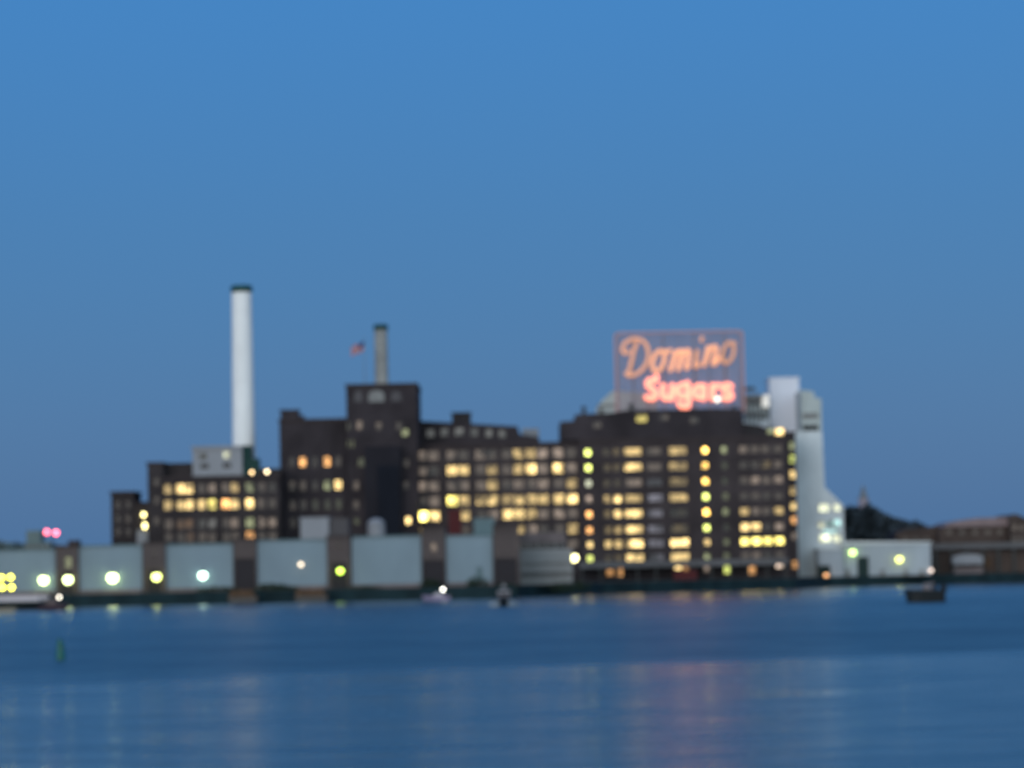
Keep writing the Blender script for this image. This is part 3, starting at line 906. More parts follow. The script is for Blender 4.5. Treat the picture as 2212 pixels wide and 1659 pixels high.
# sign floodlight
xx, _, zz = S_(1640, 1115, YS - 2)
fl_ = thing('sign_floodlight', 'white floodlight on the roof in front of the last red letters of the sign', 'floodlight', (xx, YS - 2, zz - 2))
m = MB(); m.tube([(xx, YS - 2, roof_z - .1), (xx, YS - 2, zz - .3)], .1, 8); m.box(xx - .5, xx + .5, YS - 1.7, YS - 1.4, zz - .4, zz + .4); m.build('post', M['steel_dark'], fl_)
m = MB(); m.ball((xx, YS - 2.05, zz), .7, sy=.5); m.build('lens', lamp_mat((1.0, .92, .76), 2.2), fl_)
# conveyor housing seen behind the sign's left edge
y_ = YM + 36
cv = thing('conveyor_gallery', 'pale weathered roof gallery just left of and behind the neon sign', 'roof house', (X(1315, 870, y_), y_, zr))
m = MB()
def q_(u, v): return (X(u, v, y_), Z(u, v, y_))
m.prism_y([q_(1287, 945), q_(1420, 945), q_(1420, 853), q_(1345, 845), q_(1322, 845), q_(1300, 866), q_(1289, 880)], y_, y_ + 8)
m.build('wall', M['silo_green'], cv)
m = MB(); a = q_(1292, 876); b_ = q_(1330, 872); m.box(a[0], b_[0], y_ - .1, y_ - .003, a[1] - .5, a[1] + .3); m.build('band', M['steel_grey'], cv)

# ------------------------------------------------------------------ pale silo house on the right
YQ = 872.0
silo = thing('silo_house', 'tall pale silo house at the right end of the refinery, lit windows low down', 'silo building', (X(1760, 1150, YQ), YQ, GZ))
def k_(u, v, y=YQ): return (X(u, v, y), Z(u, v, y))
base_ = GZ
m = MB()
xL = rx1 + .5
m.prism_y([(xL, base_), (k_(1822, 1150)[0], base_), k_(1822, 1092), k_(1781, 1052), k_(1776, 932), (xL, k_(1725, 932)[1])], YQ, YQ + 26)
m.build('wall', M['silo'], silo)
m = MB()
xH = k_(1731, 890)[0]
m.prism_y([(xH, k_(1730, 931.5)[1]), (k_(1776, 931.5)[0], k_(1730, 931.5)[1]), k_(1775, 861), k_(1761, 858), k_(1758, 845), (xH, k_(1735, 842)[1])], YQ + 1, YQ + 22)
m.build('head_house', M['silo_green'], silo)
for v0_, v1_, ma in ((892, 905, 'steel_grey'), (917, 930, 'steel_dark')):
    m = MB(); a0, a1, c0, c1 = rect(1734, v0_, 1768, v1_, YQ + .9); m.box(a0, a1, YQ + .85, YQ + .99, c0, c1); m.build('louvre', M[ma], silo)
for u, v, wv, hv, hue, b in ((1780, 1097, 22, 17, 'K', .8), (1808, 1097, 13, 15, 'K', .8), (1774, 1134, 13, 15, 'K', .42), (1791, 1132, 13, 14, 'C', .32), (1807, 1131, 18, 17, 'C', .85),
                             (1781, 1163, 22, 17, 'K', .85), (1808, 1163, 18, 17, 'K', .8), (1795, 1148, 34, 7, 'C', .5)):
    mm = MB(); a0, a1, c0, c1 = rect(u - wv / 2, v - hv / 2, u + wv / 2, v + hv / 2, YQ)
    mm.box(a0, a1, YQ - .12, YQ - .003, c0, c1); f_ = mm.build('window', M['frame'], silo)
    mm = MB(); mm.quad((a0 + .08, YQ - .13, c0 + .08), (a1 - .08, YQ - .13, c0 + .08), (a1 - .08, YQ - .13, c1 - .08), (a0 + .08, YQ - .13, c1 - .08)); mm.build('pane', pane_mat(hue, b), f_)
# white elevator tower
YE = 868.0
a0, a1, c0, c1 = rect(1663, 818, 1727, 920, YE + 20)
elv = thing('white_elevator_tower', 'white blank-sided elevator tower rising behind the main block, right of the neon sign', 'tower', ((a0 + a1) / 2, YE + 20, GZ))
m = MB(); m.box(a0, a1, YE + 20, YE + 32, GZ, c1); m.build('wall', M['silo_white'], elv)
m = MB(); m.box(a0 - .2, a1 + .2, YE + 19.8, YE + 32.2, c1 + .003, c1 + .4); m.build('roof', M['silo_white'], elv)
# truss house between the sign and the tower
yv = 884.5
trs = thing('truss_gallery', 'open steel conveyor gallery with pale floors, between the neon sign and the white tower', 'gallery', (X(1635, 880, yv), yv, GZ))
bx0, bx1, _, _ = rect(1604, 900, 1662, 905, yv)
for v0_, v1_, ma in ((853, 862, 'steel_grey'), (876, 891, 'silo_green'), (908, 926, 'silo'), (866, 871, 'steel_grey'), (836, 842, 'steel_dark')):
    a0, a1, c0, c1 = rect(1606 if v0_ > 840 else 1604, v0_, 1661 if v0_ > 840 else 1630, v1_, yv)
    m = MB(); m.box(a0, a1, yv, yv + 3.2, c0, c1); m.build('floor', M[ma], trs)
m = MB(); a0, a1, c0, c1 = rect(1607, 858, 1662, 932, yv + 3.4); m.box(a0, a1, yv + 3.4, yv + 4, c0, c1); m.build('back_wall', M['silo_green'], trs)
m = MB()
for i in range(7):
    xx = bx0 + (bx1 - bx0) * i / 6
    zt = Z(1632, 840 if i < 4 else 852, yv)
    m.box(xx - .14, xx + .14, yv - .2, yv - .01, GZ, zt)
    if i < 6:
        xn = bx0 + (bx1 - bx0) * (i + 1) / 6
        m.tube([(xx, yv - .3, Z(1632, 908, yv)), (xn, yv - .3, Z(1632, 876, yv))], .12, 6)
m.build('frame', M['steel_grey'], trs)
m = MB(); a0, a1, c0, c1 = rect(1646, 853, 1661, 879, yv - .4); m.box(a0, a1, yv - .5, yv - .22, c0, c1); m.build('lit_panel', pane_mat('N', .58), trs)
m = MB(); m.tube([(X(1620, 940, yv), yv - 1, Z(1620, 945, yv)), (X(1660, 905, yv), yv - 1, Z(1660, 912, yv))], .9, 10); m.build('chute', M['white'], trs)

# ------------------------------------------------------------------ right: low white shed
YR = 866.0
ws = thing('white_shed', 'long low white shed with a dark doorway, right of the silo house', 'shed', (X(1900, 1210, YR), YR, GZ))
x0 = X(1824, 1220, YR); x1 = X(2011, 1210, YR); zt = Z(1917, 1175, YR)
d0, d1, e0, e1 = rect(1852, 1203, 1877, 1246, YR)
m = MB(); m.wall(x0, x1, GZ, zt, YR, [(d0, d1, GZ, e1)], depth=.4); m.shell(x0, x1, YR, YR + 16, GZ, zt); m.build('wall', M['shed_white'], ws)
m = MB(); m.prism_y([(x0 - .2, zt + .004), (x1 + .3, zt + .004), (x1 + .3, zt + .35), (x0 - .2, zt + .9)], YR - .3, YR + 16.3); m.build('roof', M['white'], ws)
m = MB(); m.box(d0, d1, YR + .3, YR + .38, GZ, e1); m.build('door', M['door_green'], ws)
m = MB()
for u in (1830, 1905, 1955, 1990):
    a0, a1, c0, c1 = rect(u - 3, 1230, u + 6, 1246, YR); m.box(a0, a1, YR - .5, YR - .01, GZ, c1)
m.build('buttresses', M['steel_grey'], ws)
fs = thing('front_lean_to', 'small white lean-to with a stepped roof at the foot of the silo house', 'shed', (X(1795, 1220, YR - 2), YR - 2, GZ))
m = MB(); a0, a1, c0, c1 = rect(1768, 1186, 1823.5, 1250, YR - 2); m.box(a0, a1 - .1, YR - 2, YQ - .01, GZ + 3.0, c1)
p0, p1, _, _ = rect(1794, 1210, 1823, 1250, YR - 2); m.box(p0, a1 - .1, YR - 2, YQ - .01, GZ, GZ + 2.997)
m.build('wall', M['shed_white'], fs)
m = MB(); m.box(a0 - .2, a1 - .05, YR - 2.3, YQ - .01, c1 + .004, c1 + .3); m.build('roof', M['white'], fs)
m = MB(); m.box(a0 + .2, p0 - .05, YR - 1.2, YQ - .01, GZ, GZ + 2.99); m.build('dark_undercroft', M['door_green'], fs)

# ------------------------------------------------------------------ pier sheds and brick towers along the left quay
Y0 = 712.0
def pier_shed(u0, v0, u1, label, y=Y0, mat='shed_blue', name='pier_shed', v_floor=1268, base_mat='concrete', door=None):
    x0, x1, z0, z1 = rect(u0, v0, u1, v_floor, y)
    t = thing(name, label, 'shed', ((x0 + x1) / 2, y, GZ), 'pale blue pier sheds along the quay' if name == 'pier_shed' else None)
    m = MB()
    ops = []
    if door:
        a0, a1, c0, c1 = rect(door[0], door[1], door[2], door[3], y); ops = [(a0, a1, max(c0, GZ + .1), c1)]
    m.wall(x0, x1, GZ, z1, y, ops, .3); m.shell(x0, x1, y, y + 34, GZ, z1)
    n = max(4, int((x1 - x0) / .9))
    for i in range(n + 1):
        xx = x0 + (x1 - x0) * i / n
        if not any(o[0] - .1 < xx < o[1] + .1 for o in ops):
            m.box(xx - .04, xx + .04, y - .07, y - .002, GZ + 1.0, z1 - .25)
    m.build('wall', M[mat], t)
    if ops:
        m = MB(); m.box(ops[0][0], ops[0][1], y + .2, y + .28, ops[0][2], ops[0][3]); m.build('door', M['shed_teal'], t)
    m = MB(); m.box(x0 - .1, x1 + .1, y - .35, y + 34.2, z1 + .004, z1 + .3); m.build('roof', M['shed_teal'], t)
    m = MB(); m.box(x0 + .02, x1 - .02, y - .5, y - .08, GZ, GZ + .9); m.build('plinth', M[base_mat], t)
    return t, (x0, x1, z1)
pier_shed(-60, 1190, 119, 'pale blue pier shed at the far left, behind the four yellow lights')
pier_shed(171, 1180, 307, 'pale blue pier shed between the two leftmost brick towers, with one lamp on it')
pier_shed(359, 1177, 503, 'pale blue pier shed with one cool white lamp at its middle')
pier_shed(556, 1168, 706, 'pale blue pier shed with a small warm lamp on its wall')
pier_shed(760, 1160, 910, 'widest unlit pale blue pier shed panel, near the middle of the quay')
pier_shed(964, 1158, 1064, 'narrow pale blue pier shed right of the brick tower with the arched window', door=(1030, 1225, 1042, 1258))

def pier_tower(u0, v0, u1, label, y=Y0 - 1, win=None, door=None, bands=(), step=0):
    x0, x1, z0, z1 = rect(u0, v0, u1, 1268, y)
    t = thing('brick_stair_tower', label, 'brick tower', ((x0 + x1) / 2, y, GZ), 'brick towers between the pier sheds')
    ops = []
    if win:
        ops.append((*rect(win[0] - win[2] / 2, win[1] - win[3] / 2, win[0] + win[2] / 2, win[1] + win[3] / 2, y),))
    if door:
        dd = rect(door[0], door[1], door[2], door[3], y); ops.append((dd[0], dd[1], GZ + .02, dd[3]))
    m = MB(); m.wall(x0, x1, GZ, z1, y, ops, .4); m.shell(x0, x1, y, y + 36, GZ, z1)
    for bz in bands:
        zz = Z((u0 + u1) / 2, bz, y)
        m.box(x0 - .06, x1 + .06, y - .1, y - .003, zz - .15, zz + .15)
    m.build('wall', M['brick_pier'], t)
    m = MB(); m.box(x0 - .2, x1 + .2, y - .25, y + 36.2, z1 + .004, z1 + .35)
    if step:
        m.box(x0 + (x1 - x0) * .55, x1, y, y + 5, z1 + .354, z1 + step)
    m.build('coping', M['trim_dark'], t)
    if win:
        o = ops[0]
        window(t, (o[0] + o[1]) / 2, (o[2] + o[3]) / 2, o[1] - o[0], o[3] - o[2], y, win[4], win[5], 2, 4, True)
    if door:
        o = ops[-1]
        m = MB(); m.box(o[0], o[1], y + .3, y + .38, o[2], o[3])
        for k in range(1, 8):
            zz = o[2] + (o[3] - o[2]) * k / 8; m.box(o[0], o[1], y + .25, y + .298, zz - .03, zz + .03)
        m.build('door', M['door_dark'], t)
    return t
pier_tower(121, 1181, 169, 'leftmost brick tower between the pale blue sheds, with one dim yellow window', win=(147, 1215, 14, 22, 'V', .3), step=1.4, door=(130, 1236, 160, 1268))
pier_tower(309, 1174, 357, 'dark brick tower between blue sheds with a bright yellow lamp at its foot', win=(333, 1196, 11, 14, 'P', .05), bands=(1208, 1222), door=(318, 1230, 348, 1268))
pier_tower(505, 1166, 554, 'banded brick tower between blue sheds, with a barge moored below it', bands=(1176, 1190, 1203), door=(508, 1207, 551, 1268))
pier_tower(707, 1160, 757, 'brick tower with a yellow-green lamp low on its wall', bands=(1172, 1186), win=(731, 1176, 12, 12, 'P', .04), door=(716, 1216, 750, 1266))
pier_tower(912, 1141, 962, 'brick tower with a pale arched window above a dark door', win=(937, 1183, 11, 22, 'P', .16), bands=(1150, 1172, 1200), door=(914, 1210, 960, 1268))
pier_tower(1066, 1136, 1121, 'rightmost brick tower on the pier with a dark maroon roller door', bands=(1146, 1160, 1176, 1192), door=(1069, 1206, 1117, 1254))

# low stepped grey building at the end of the pier
YG = 735.0
gx0, gx1, gz0, gz1 = rect(1123, 1152, 1236, 1262, YG)
gb = thing('pier_end_building', 'pale grey-green building with a dark window strip, at the right end of the pier', 'building', ((gx0 + gx1) / 2, YG, GZ))
zb1, zb2 = Z(1180, 1172, YG), Z(1180, 1186, YG)
m = MB(); m.box(gx0, gx1, YG, YG + 22, GZ, zb2); m.build('wall', M['shed_pale'], gb)
m = MB(); m.box(gx0 + .2, gx1 - 1.8, YG + .4, YG + 21, zb2 + .004, zb1); m.build('window_strip', M['glass'], gb)
m = MB(); m.box(gx0, gx1 - 1.4, YG, YG + 22, zb1 + .004, gz1 + .2); m.build('fascia', M['concrete'], gb)
m = MB()
for k in range(6):
    xx = gx0 + (gx1 - gx0 - 1.8) * k / 5; m.box(xx, xx + .22, YG + .1, YG + .39, zb2 + .004, zb1 - .004)
m.build('mullions', M['steel_grey'], gb)
m = MB(); m.box(gx0, gx1 + .4, YG - 1.2, YG - .01, GZ + 2.6, GZ + 2.95); m.box(gx0, gx1, YG - .3, YG - .012, GZ + 4.6, GZ + 5.0); m.build('ledge', M['steel_grey'], gb)
# things standing behind the shed roofs
def roof_thing(name, label, cat, u0, v0, u1, v1, y, d, mat):
    x0, x1, z0, z1 = rect(u0, v0, u1, v1, y)
    t = thing(name, label, cat, ((x0 + x1) / 2, y, GZ))
    m = MB(); m.box(x0, x1, y, y + d, GZ, z1); m.build('wall', M[mat], t)
    m = MB(); m.box(x0 - .15, x1 + .15, y - .15, y + d + .15, z1 + .003, z1 + .3); m.build('roof', M[mat], t)
    m = MB()
    n = max(3, int((x1 - x0) / 1.5))
    for i in range(n):
        xx = x0 + (x1 - x0) * (i + .5) / n; m.box(xx - .06, xx + .06, y - .08, y - .003, GZ, z1 - .2)
    m.build('ribs', M[mat], t)
    return t
roof_thing('grey_plant_room', 'pale grey plant room rising behind the shed roofs, below the tall brick wing', 'outbuilding', 649, 1120, 710, 1168, 770, 12, 'box_grey')
roof_thing('dim_plant_room', 'darker grey plant room joined on the right of the pale one', 'outbuilding', 711, 1122, 752, 1168, 771, 11, 'box_dim')
roof_thing('red_hopper_house', 'dark red hopper house between two lit wing windows and the shed roofs', 'outbuilding', 969, 1104, 996, 1155, 775, 9, 'red_box')
roof_thing('teal_plant_room', 'small teal plant room behind the narrow right pier shed', 'outbuilding', 1024, 1122, 1068, 1158, 768, 9, 'shed_teal')
x0, x1, z0, z1 = rect(793, 1119, 831, 1150, 775)
tk = thing('domed_tank', 'pale round-topped tank behind the shed roofs, below the brick tower', 'tank', ((x0 + x1) / 2, 777, GZ))
cx, rr = (x0 + x1) / 2, (x1 - x0) / 2
m = MB(); m.lathe(cx, 777, [(rr, GZ), (rr, z1 - rr * .7)], 24); m.build('shell', M['box_grey'], tk)
m = MB(); m.lathe(cx, 777, [(rr * math.cos(R(a)), z1 - rr * .7 + rr * .7 * math.sin(R(a)) + .004) for a in (0, 20, 40, 60, 75, 88)], 24); m.build('dome', M['box_grey'], tk, smooth=True)

# ------------------------------------------------------------------ floodlights on the sheds
def wall_light(u, v, y, label, col, s, r=.5, pole=False, group=None):
    xx, zz = P(u, v, y - 1.2)
    t = thing('wall_floodlight' if not pole else 'lamp_post', label, 'floodlight' if not pole else 'street lamp', (xx, y - 1.2, GZ if pole else zz), group)
    m = MB()
    if pole:
        m.tube([(xx, y - 1.2, GZ), (xx, y - 1.2, zz + .1)], [.11, .07], 8)
        m.lathe(xx, y - 1.2, [(r * .9, zz + r * .75), (r * .3, zz + r * 1.15)], 12)
        m.build('post', M['steel_dark'], t)
    else:
        m.tube([(xx, y - .02, zz + .3), (xx, y - .7, zz + r + .25), (xx, y - 1.2, zz + r + .1)], .06, 6)
        m.lathe(xx, y - 1.2, [(r * .95, zz + r * .72), (r * .4, zz + r * 1.1)], 12)
        m.build('bracket', M['steel_dark'], t)
    m = MB(); m.ball((xx, y - 1.2, zz), r); m.build('lens', lamp_mat(col, s), t)
    return t
GRN = (.86, 1.0, .42)
ff = 'floodlights on the pier sheds'
wall_light(94, 1253, Y0, 'leftmost yellow-white floodlight on the pier, right of the four yellow lights', GRN, 7.5, .92, group=ff)
wall_light(147, 1252, Y0 - 1, 'yellow-white floodlight below the dim window of the leftmost brick tower', GRN, 7.5, .92, group=ff)
wall_light(243, 1248, Y0, 'largest yellow-white floodlight, on the shed between the two leftmost brick towers', GRN, 8.5, 1.02, group=ff)
wall_light(338, 1246, Y0 - 1, 'yellow floodlight at the foot of the second brick tower', (.88, 1.0, .25), 6.5, .86, group=ff)
wall_light(438, 1243, Y0, 'cool greenish-white floodlight in the middle of a pale blue shed', (.70, 1.0, .78), 6, .86, group=ff)
wall_light(735, 1233, Y0 - 1, 'small saturated yellow-green floodlight low on a brick tower', (.66, 1.0, .06), 5.5, .62, group=ff)
wall_light(650, 1219, Y0, 'small dim warm lamp on the wall of a pale blue shed', (1.0, .80, .55), 3.4, .45, group=ff)
wall_light(1240, 1205, YG + 24, 'bright yellow lamp on a post where the pier meets the lit refinery block', (1.0, .93, .42), 7, .88, pole=True)
wall_light(1842, 1193, YR, 'yellow-green floodlight above the dark doorway of the white shed', (.68, 1.0, .22), 4.2, .8, group='floodlights on the white shed')
wall_light(1943, 1208, YR, 'yellow floodlight at the middle of the white shed wall', (.97, 1.0, .18), 4.2, .8, group='floodlights on the white shed')
wall_light(2011, 1232, YR, 'small pinkish lamp on the right corner of the white shed', (1.0, .76, .62), 2.4, .5, group='floodlights on the white shed')
wall_light(1785, 1243, YR - 2, 'small orange lamp on a post by the water at the foot of the silo house', (1.0, .42, .10), 2.6, .55, pole=True)

# four yellow lights in a square on a post at the far left
yq = 694.0
xx, zz = P(12, 1259, yq)
rk = thing('work_light_rack', 'square rack of four yellow work lights on a post at the far left edge', 'work lights', (xx, yq, GZ))
m = MB(); m.tube([(xx, yq + .5, GZ - .2), (xx, yq + .5, zz + 1.6)], .12, 8)
for u, v in ((3, 1248), (23, 1247), (5, 1269), (25, 1269)):
    a, c = P(u, v, yq); m.box(a - .5, a + .5, yq + .3, yq + .45, c - .05, c + .05)
m.box(xx - 1.4, xx + 1.6, yq + .46, yq + .6, zz - .08, zz + .08)
m.build('post', M['steel_dark'], rk)
for u, v in ((3, 1248), (23, 1247), (5, 1269), (25, 1269)):
    a, c = P(u, v, yq); m = MB(); m.ball((a, yq, c), .42, sy=.6); m.build('lens', lamp_mat((1.0, .90, .03), 13), rk)

# two red beacons on a distant mast
ym = 1150.0
bmz = thing('beacon_mast', 'distant slender mast with two red beacon lights side by side, above the left sheds', 'mast', (X(111, 1186, ym), ym, GZ))
a, za = P(101, 1149.5, ym); b_, zb = P(121, 1151, ym)
m = MB(); xm = (a + b_) / 2
m.tube([(xm, ym, GZ), (xm, ym, za - .6)], [.35, .15], 8); m.tube([(a, ym, za - .7), (b_, ym, zb - .7)], .12, 6); m.build('pole', M['steel_dark'], bmz)
for x_, z_, s in ((a, za, 6.5), (b_, zb, 8)):
    m = MB(); m.ball((x_, ym, z_), .85); m.build('beacon', lamp_mat((1.0, .10, .16), s), bmz)

# ------------------------------------------------------------------ foliage masses far off
def leaf_mass(name, blobs, n, size, mat, kind='stuff'):
    m = MB()
    rnd = random.Random(len(blobs) * 31 + n)
    for k in range(n):
        cx_, cy_, cz_, rx, ry, rz = rnd.choice(blobs)
        while True:
            p = Vector((rnd.uniform(-1, 1), rnd.uniform(-1, 1), rnd.uniform(-1, 1)))
            if .35 < p.length < 1.05: break
        c = Vector((cx_ + p.x * rx, cy_ + p.y * ry, cz_ + p.z * rz))
        nrm = Vector((rnd.gauss(0, 1), rnd.gauss(0, 1), rnd.gauss(0, 1))).normalized()
        t1 = nrm.orthogonal().normalized(); t2 = nrm.cross(t1)
        s = size * rnd.uniform(.6, 1.4)
        m.quad(c - t1 * s - t2 * s * .6, c + t1 * s - t2 * s * .6, c + t1 * s + t2 * s * .6, c - t1 * s + t2 * s * .6)
    o = m.build(name, M[mat])
    return structure(o, kind)
yt = 1000.0
bl_ = []
for u, v, r_ in ((1832, 1128, 5), (1848, 1124, 5.2), (1862, 1122, 5.5), (1876, 1128, 5), (1890, 1133, 5), (1905, 1139, 4.5), (1920, 1146, 4.5), (1937, 1146, 4.2), (1955, 1152, 4), (1975, 1152, 4), (1845, 1155, 6), (1870, 1155, 6), (1895, 1160, 6), (1925, 1165, 6), (1955, 1168, 5), (1985, 1168, 5)):
    xx, zz = P(u, v, yt); bl_.append((xx, yt, zz, r_, 6, r_ * .8))
leaf_mass('treeline', bl_, 4200, .9, 'foliage')
hz = MB()
hp = [P(u, v, yt + 8) for u, v in ((1815, 1126), (1850, 1116), (1885, 1124), (1925, 1142), (2000, 1155), (2060, 1160))]
hz.prism_y([(hp[0][0] - 30, GZ)] + hp + [(hp[-1][0] + 60, GZ)][::1], yt + 8, yt + 40)
structure(hz.build('hill', M['foliage']))
yt = 1300.0
bl_ = []
for u, v, r_ in ((-20, 1176, 5), (5, 1180, 4.5), (28, 1182, 4.5), (45, 1184, 4), (115, 1184, 4), (135, 1188, 4), (160, 1192, 4)):
    xx, zz = P(u, v, yt); bl_.append((xx, yt, zz - 3, r_, 5, r_)); bl_.append((xx, yt, zz - 9, r_ * 1.2, 5, r_ * 1.2))
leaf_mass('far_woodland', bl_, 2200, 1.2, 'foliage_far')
yh = 1280.0
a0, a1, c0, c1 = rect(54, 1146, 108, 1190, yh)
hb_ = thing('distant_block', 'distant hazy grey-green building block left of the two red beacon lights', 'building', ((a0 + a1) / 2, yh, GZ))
far_m = material('haze_pale_grey_green', (.15, .20, .20), .9, stain=.15, scale=.08)  # haze over the far block painted into its pale wall colour
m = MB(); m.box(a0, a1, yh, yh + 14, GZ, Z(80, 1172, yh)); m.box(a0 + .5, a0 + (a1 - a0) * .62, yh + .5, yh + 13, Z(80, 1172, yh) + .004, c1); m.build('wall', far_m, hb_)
m = MB(); m.box(a0 - .3, a1 + .3, yh - .3, yh + .49, Z(80, 1174, yh), Z(80, 1171, yh)); m.build('cornice', M['shed_teal'], hb_)
for k in range(5):
    xx = a0 + (a1 - a0) * (k + .5) / 5
    m = MB(); m.box(xx - .7, xx + .7, yh - .05, yh - .003, Z(80, 1184, yh), Z(80, 1178, yh)); m.build('window', M['glass'], hb_)

# church-like cupola on the hill
yu = 1060.0
xx, zz = P(1866, 1105, yu)
cu = thing('cupola_tower', 'distant pale cupola tower with a dark tip, rising above the trees right of the silo', 'tower', (xx, yu, zz - 8))
r_ = 11 * yu / F; pz = lambda v: Z(1865, v, yu)
m = MB(); m.lathe(xx, yu, [(r_ * 1.3, pz(1130)), (r_ * 1.3, pz(1106)), (r_, pz(1104)), (r_, pz(1080)), (r_ * 1.1, pz(1079)), (r_ * 1.1, pz(1077))], 8); m.build('belfry', material('pale_pink_stucco', (.42, .36, .40), .8, stain=.15), cu)
m = MB(); m.lathe(xx, yu, [(r_ * .95, pz(1077) + .01), (r_ * .8, pz(1072)), (r_ * .5, pz(1068)), (r_ * .45, pz(1060)), (r_ * .5, pz(1059)), (r_ * .2, pz(1054)), (.08, pz(1046))], 8); m.build('spire', M['steel_grey'], cu)

# low brown buildings at the far right
def brown(name, label, pts, y, d, mat, roof_pts=None, wins=()):
    a = [P(u, v, y) for u, v in pts]
    t = thing(name, label, 'building', (sum(p[0] for p in a) / len(a), y, GZ))
    m = MB(); m.prism_y([(a[-1][0], GZ), (a[0][0], GZ)][::-1] + [p for p in a[::-1]] if False else [(a[0][0], GZ), (a[-1][0], GZ)] + a[::-1], y, y + d); m.build('wall', M[mat], t)
    if roof_pts:
        b = [P(u, v, y) for u, v in roof_pts]
        m = MB(); m.prism_y(b, y - .5, y + d + .5); m.build('roof', M['pink_roof'], t)
    for u, v, w_, h_, hue, bb in wins:
        a0, a1, c0, c1 = rect(u - w_ / 2, v - h_ / 2, u + w_ / 2, v + h_ / 2, y)
        m = MB(); m.box(a0, a1, y - .1, y - .003, c0, c1); m.build('window', pane_mat(hue, bb) if bb else M['glass'], t)
    return t
brown('brown_warehouse', 'low dark brown warehouse just right of the tree-covered hill', [(1935, 1150), (1960, 1142), (2000, 1140), (2028, 1135)], 905, 20, 'brick_brown',
      wins=[(u, 1165, 9, 9, 'P', .02) for u in (1955, 1978, 2001)])
brown('pink_roofed_mill', 'long brown mill with a pinkish sloping roof at the far right', [(2028, 1142), (2060, 1136), (2180, 1134)], 900, 26, 'brick_brown',
      roof_pts=[(2034, 1139), (2180, 1136), (2176, 1117), (2110, 1119), (2052, 1128)], wins=[(u, 1150, 10, 10, 'P', .03) for u in (2050, 2078, 2106, 2134, 2160)])
brown('corner_mill', 'brown mill block with a pale right wall at the right edge of the picture', [(2181, 1112), (2196, 1110), (2212, 1118), (2300, 1116)], 896, 26, 'brick_brown',
      wins=[(u, v, 9, 12, 'P', .03) for u in (2192, 2208) for v in (1140, 1165)])
# elevated rail deck in front
yv = 893.5
rv = thing('elevated_rail_deck', 'dark elevated rail deck on posts in front of the brown mills', 'viaduct', (X(2110, 1180, yv), yv, GZ))
a0, a1, c0, c1 = rect(2014, 1172, 2300, 1184, yv); m = MB(); m.box(a0, a1, yv, yv + 1.6, c0, c1); m.build('deck', M['canopy'], rv)
for k in range(9):
    xx = a0 + 1 + (a1 - a0 - 2) * k / 8; m = MB(); m.box(xx - .3, xx + .3, yv + .4, yv + 1.2, GZ, c0 - .004); m.build('post', M['steel_dark'], rv)
bk = thing('quay_shed', 'dark brown lean-to shed behind the white covered boat at the right', 'shed', (X(2110, 1215, 895.5), 895.5, GZ))
a0, a1, c0, c1 = rect(2013, 1190, 2300, 1240, 895.3); m = MB(); m.box(a0, a1, 895.3, 895.9, GZ, c1); m.build('wall', M['brick_brown'], bk)
m = MB(); m.box(a0, a1, 894.9, 895.95, c1 + .003, c1 + .25); m.build('roof', M['roof_dark'], bk)
m = MB(); c0_, c1_, e0, e1 = rect(2122, 1205, 2140, 1224, 895.2); m.box(c0_, c1_, 895.18, 895.29, e0, e1); m.build('ochre_panel', M['ochre'], bk)
# white covered trailer
yz = 890.5
a0, a1, c0, c1 = rect(2058, 1197, 2125, 1240, yz)
cvd = thing('covered_boat', 'white shrink-wrapped boat on a pale cradle, on the quay at the right', 'covered boat', ((a0 + a1) / 2, yz, GZ))
m = MB(); zc = Z(2090, 1219, yz)
m.prism_y([(a0 + .3, zc), (a1 - .3, zc), (a1, zc + 1.2), (a1 - .7, c1 - .3), (a1 - 2.5, c1), (a0 + 2.5, c1), (a0 + .4, c1 - .5), (a0, zc + 1.2)], yz, yz + 2.8); m.build('wrap', M['box_grey'], cvd)
m = MB(); m.box(a0 + .4, a1 - .2, yz + .1, yz + 2.6, GZ + .03, GZ + 1.7)
m.build('cradle', M['concrete'], cvd)
for s in (a0 + 1, (a0 + a1) / 2, a1 - 1):
    m = MB(); m.box(s - .15, s + .15, yz + .3, yz + 2.4, GZ + 1.7, zc - .004); m.build('prop', M['steel_dark'], cvd)

# bushes and heaps on the quay edge
M['weeds'] = material('green_weeds', (.030, .050, .030), .9, stain=.4, scale=.6)
leaf_mass('quay_weeds', [(X(u, v, 706), 706.6 + 1, Z(u, v, 706), r_, .9, h_) for u, v, r_, h_ in ((1031, 1266, 2.4, 2.2), (1022, 1270, 1.8, 1.4), (585, 1272, 4, 1.3), (610, 1274, 4, 1.0), (780, 1274, 5, .8), (930, 1264, 2.2, 1.4), (470, 1276, 5, .9), (1090, 1272, 3, 1.2), (1230, 1268, 5, 1.2))], 3600, .2, 'weeds')

# barges moored under the towers
def barge(u0, u1, v, y, label):
    x0, x1 = X(u0, v, y), X(u1, v, y)
    t = thing('work_barge', label, 'barge', ((x0 + x1) / 2, y, 0), 'ochre decked barges moored at the quay')
    m = MB(); n = 5
    m.prism_y([(x0 + .5, -.3), (x1 - .5, -.3), (x1, 1.3), (x0, 1.3)], y, y + 3.6); m.build('hull', M['hull_dark'], t)
    m = MB(); zt = Z((u0 + u1) / 2, v, y)
    m.box(x0 + .05, x1 - .05, y - .1, y + 3.7, 1.304, 1.6)
    for k in range(8):
        xx = x0 + .4 + (x1 - x0 - 1.4) * k / 8; m.box(xx, xx + (x1 - x0) * .1, y + .2, y + 3.4, 1.604, max(1.7, zt - .1 * (k % 3)))
    m.build('deck_load', M['ochre'], t)
barge(492, 556, 1273, 695, 'low barge with a rusty ochre deck moored below the banded brick tower')
barge(636, 708, 1272, 695, 'low barge with ochre planks moored below the shed with the small warm lamp')

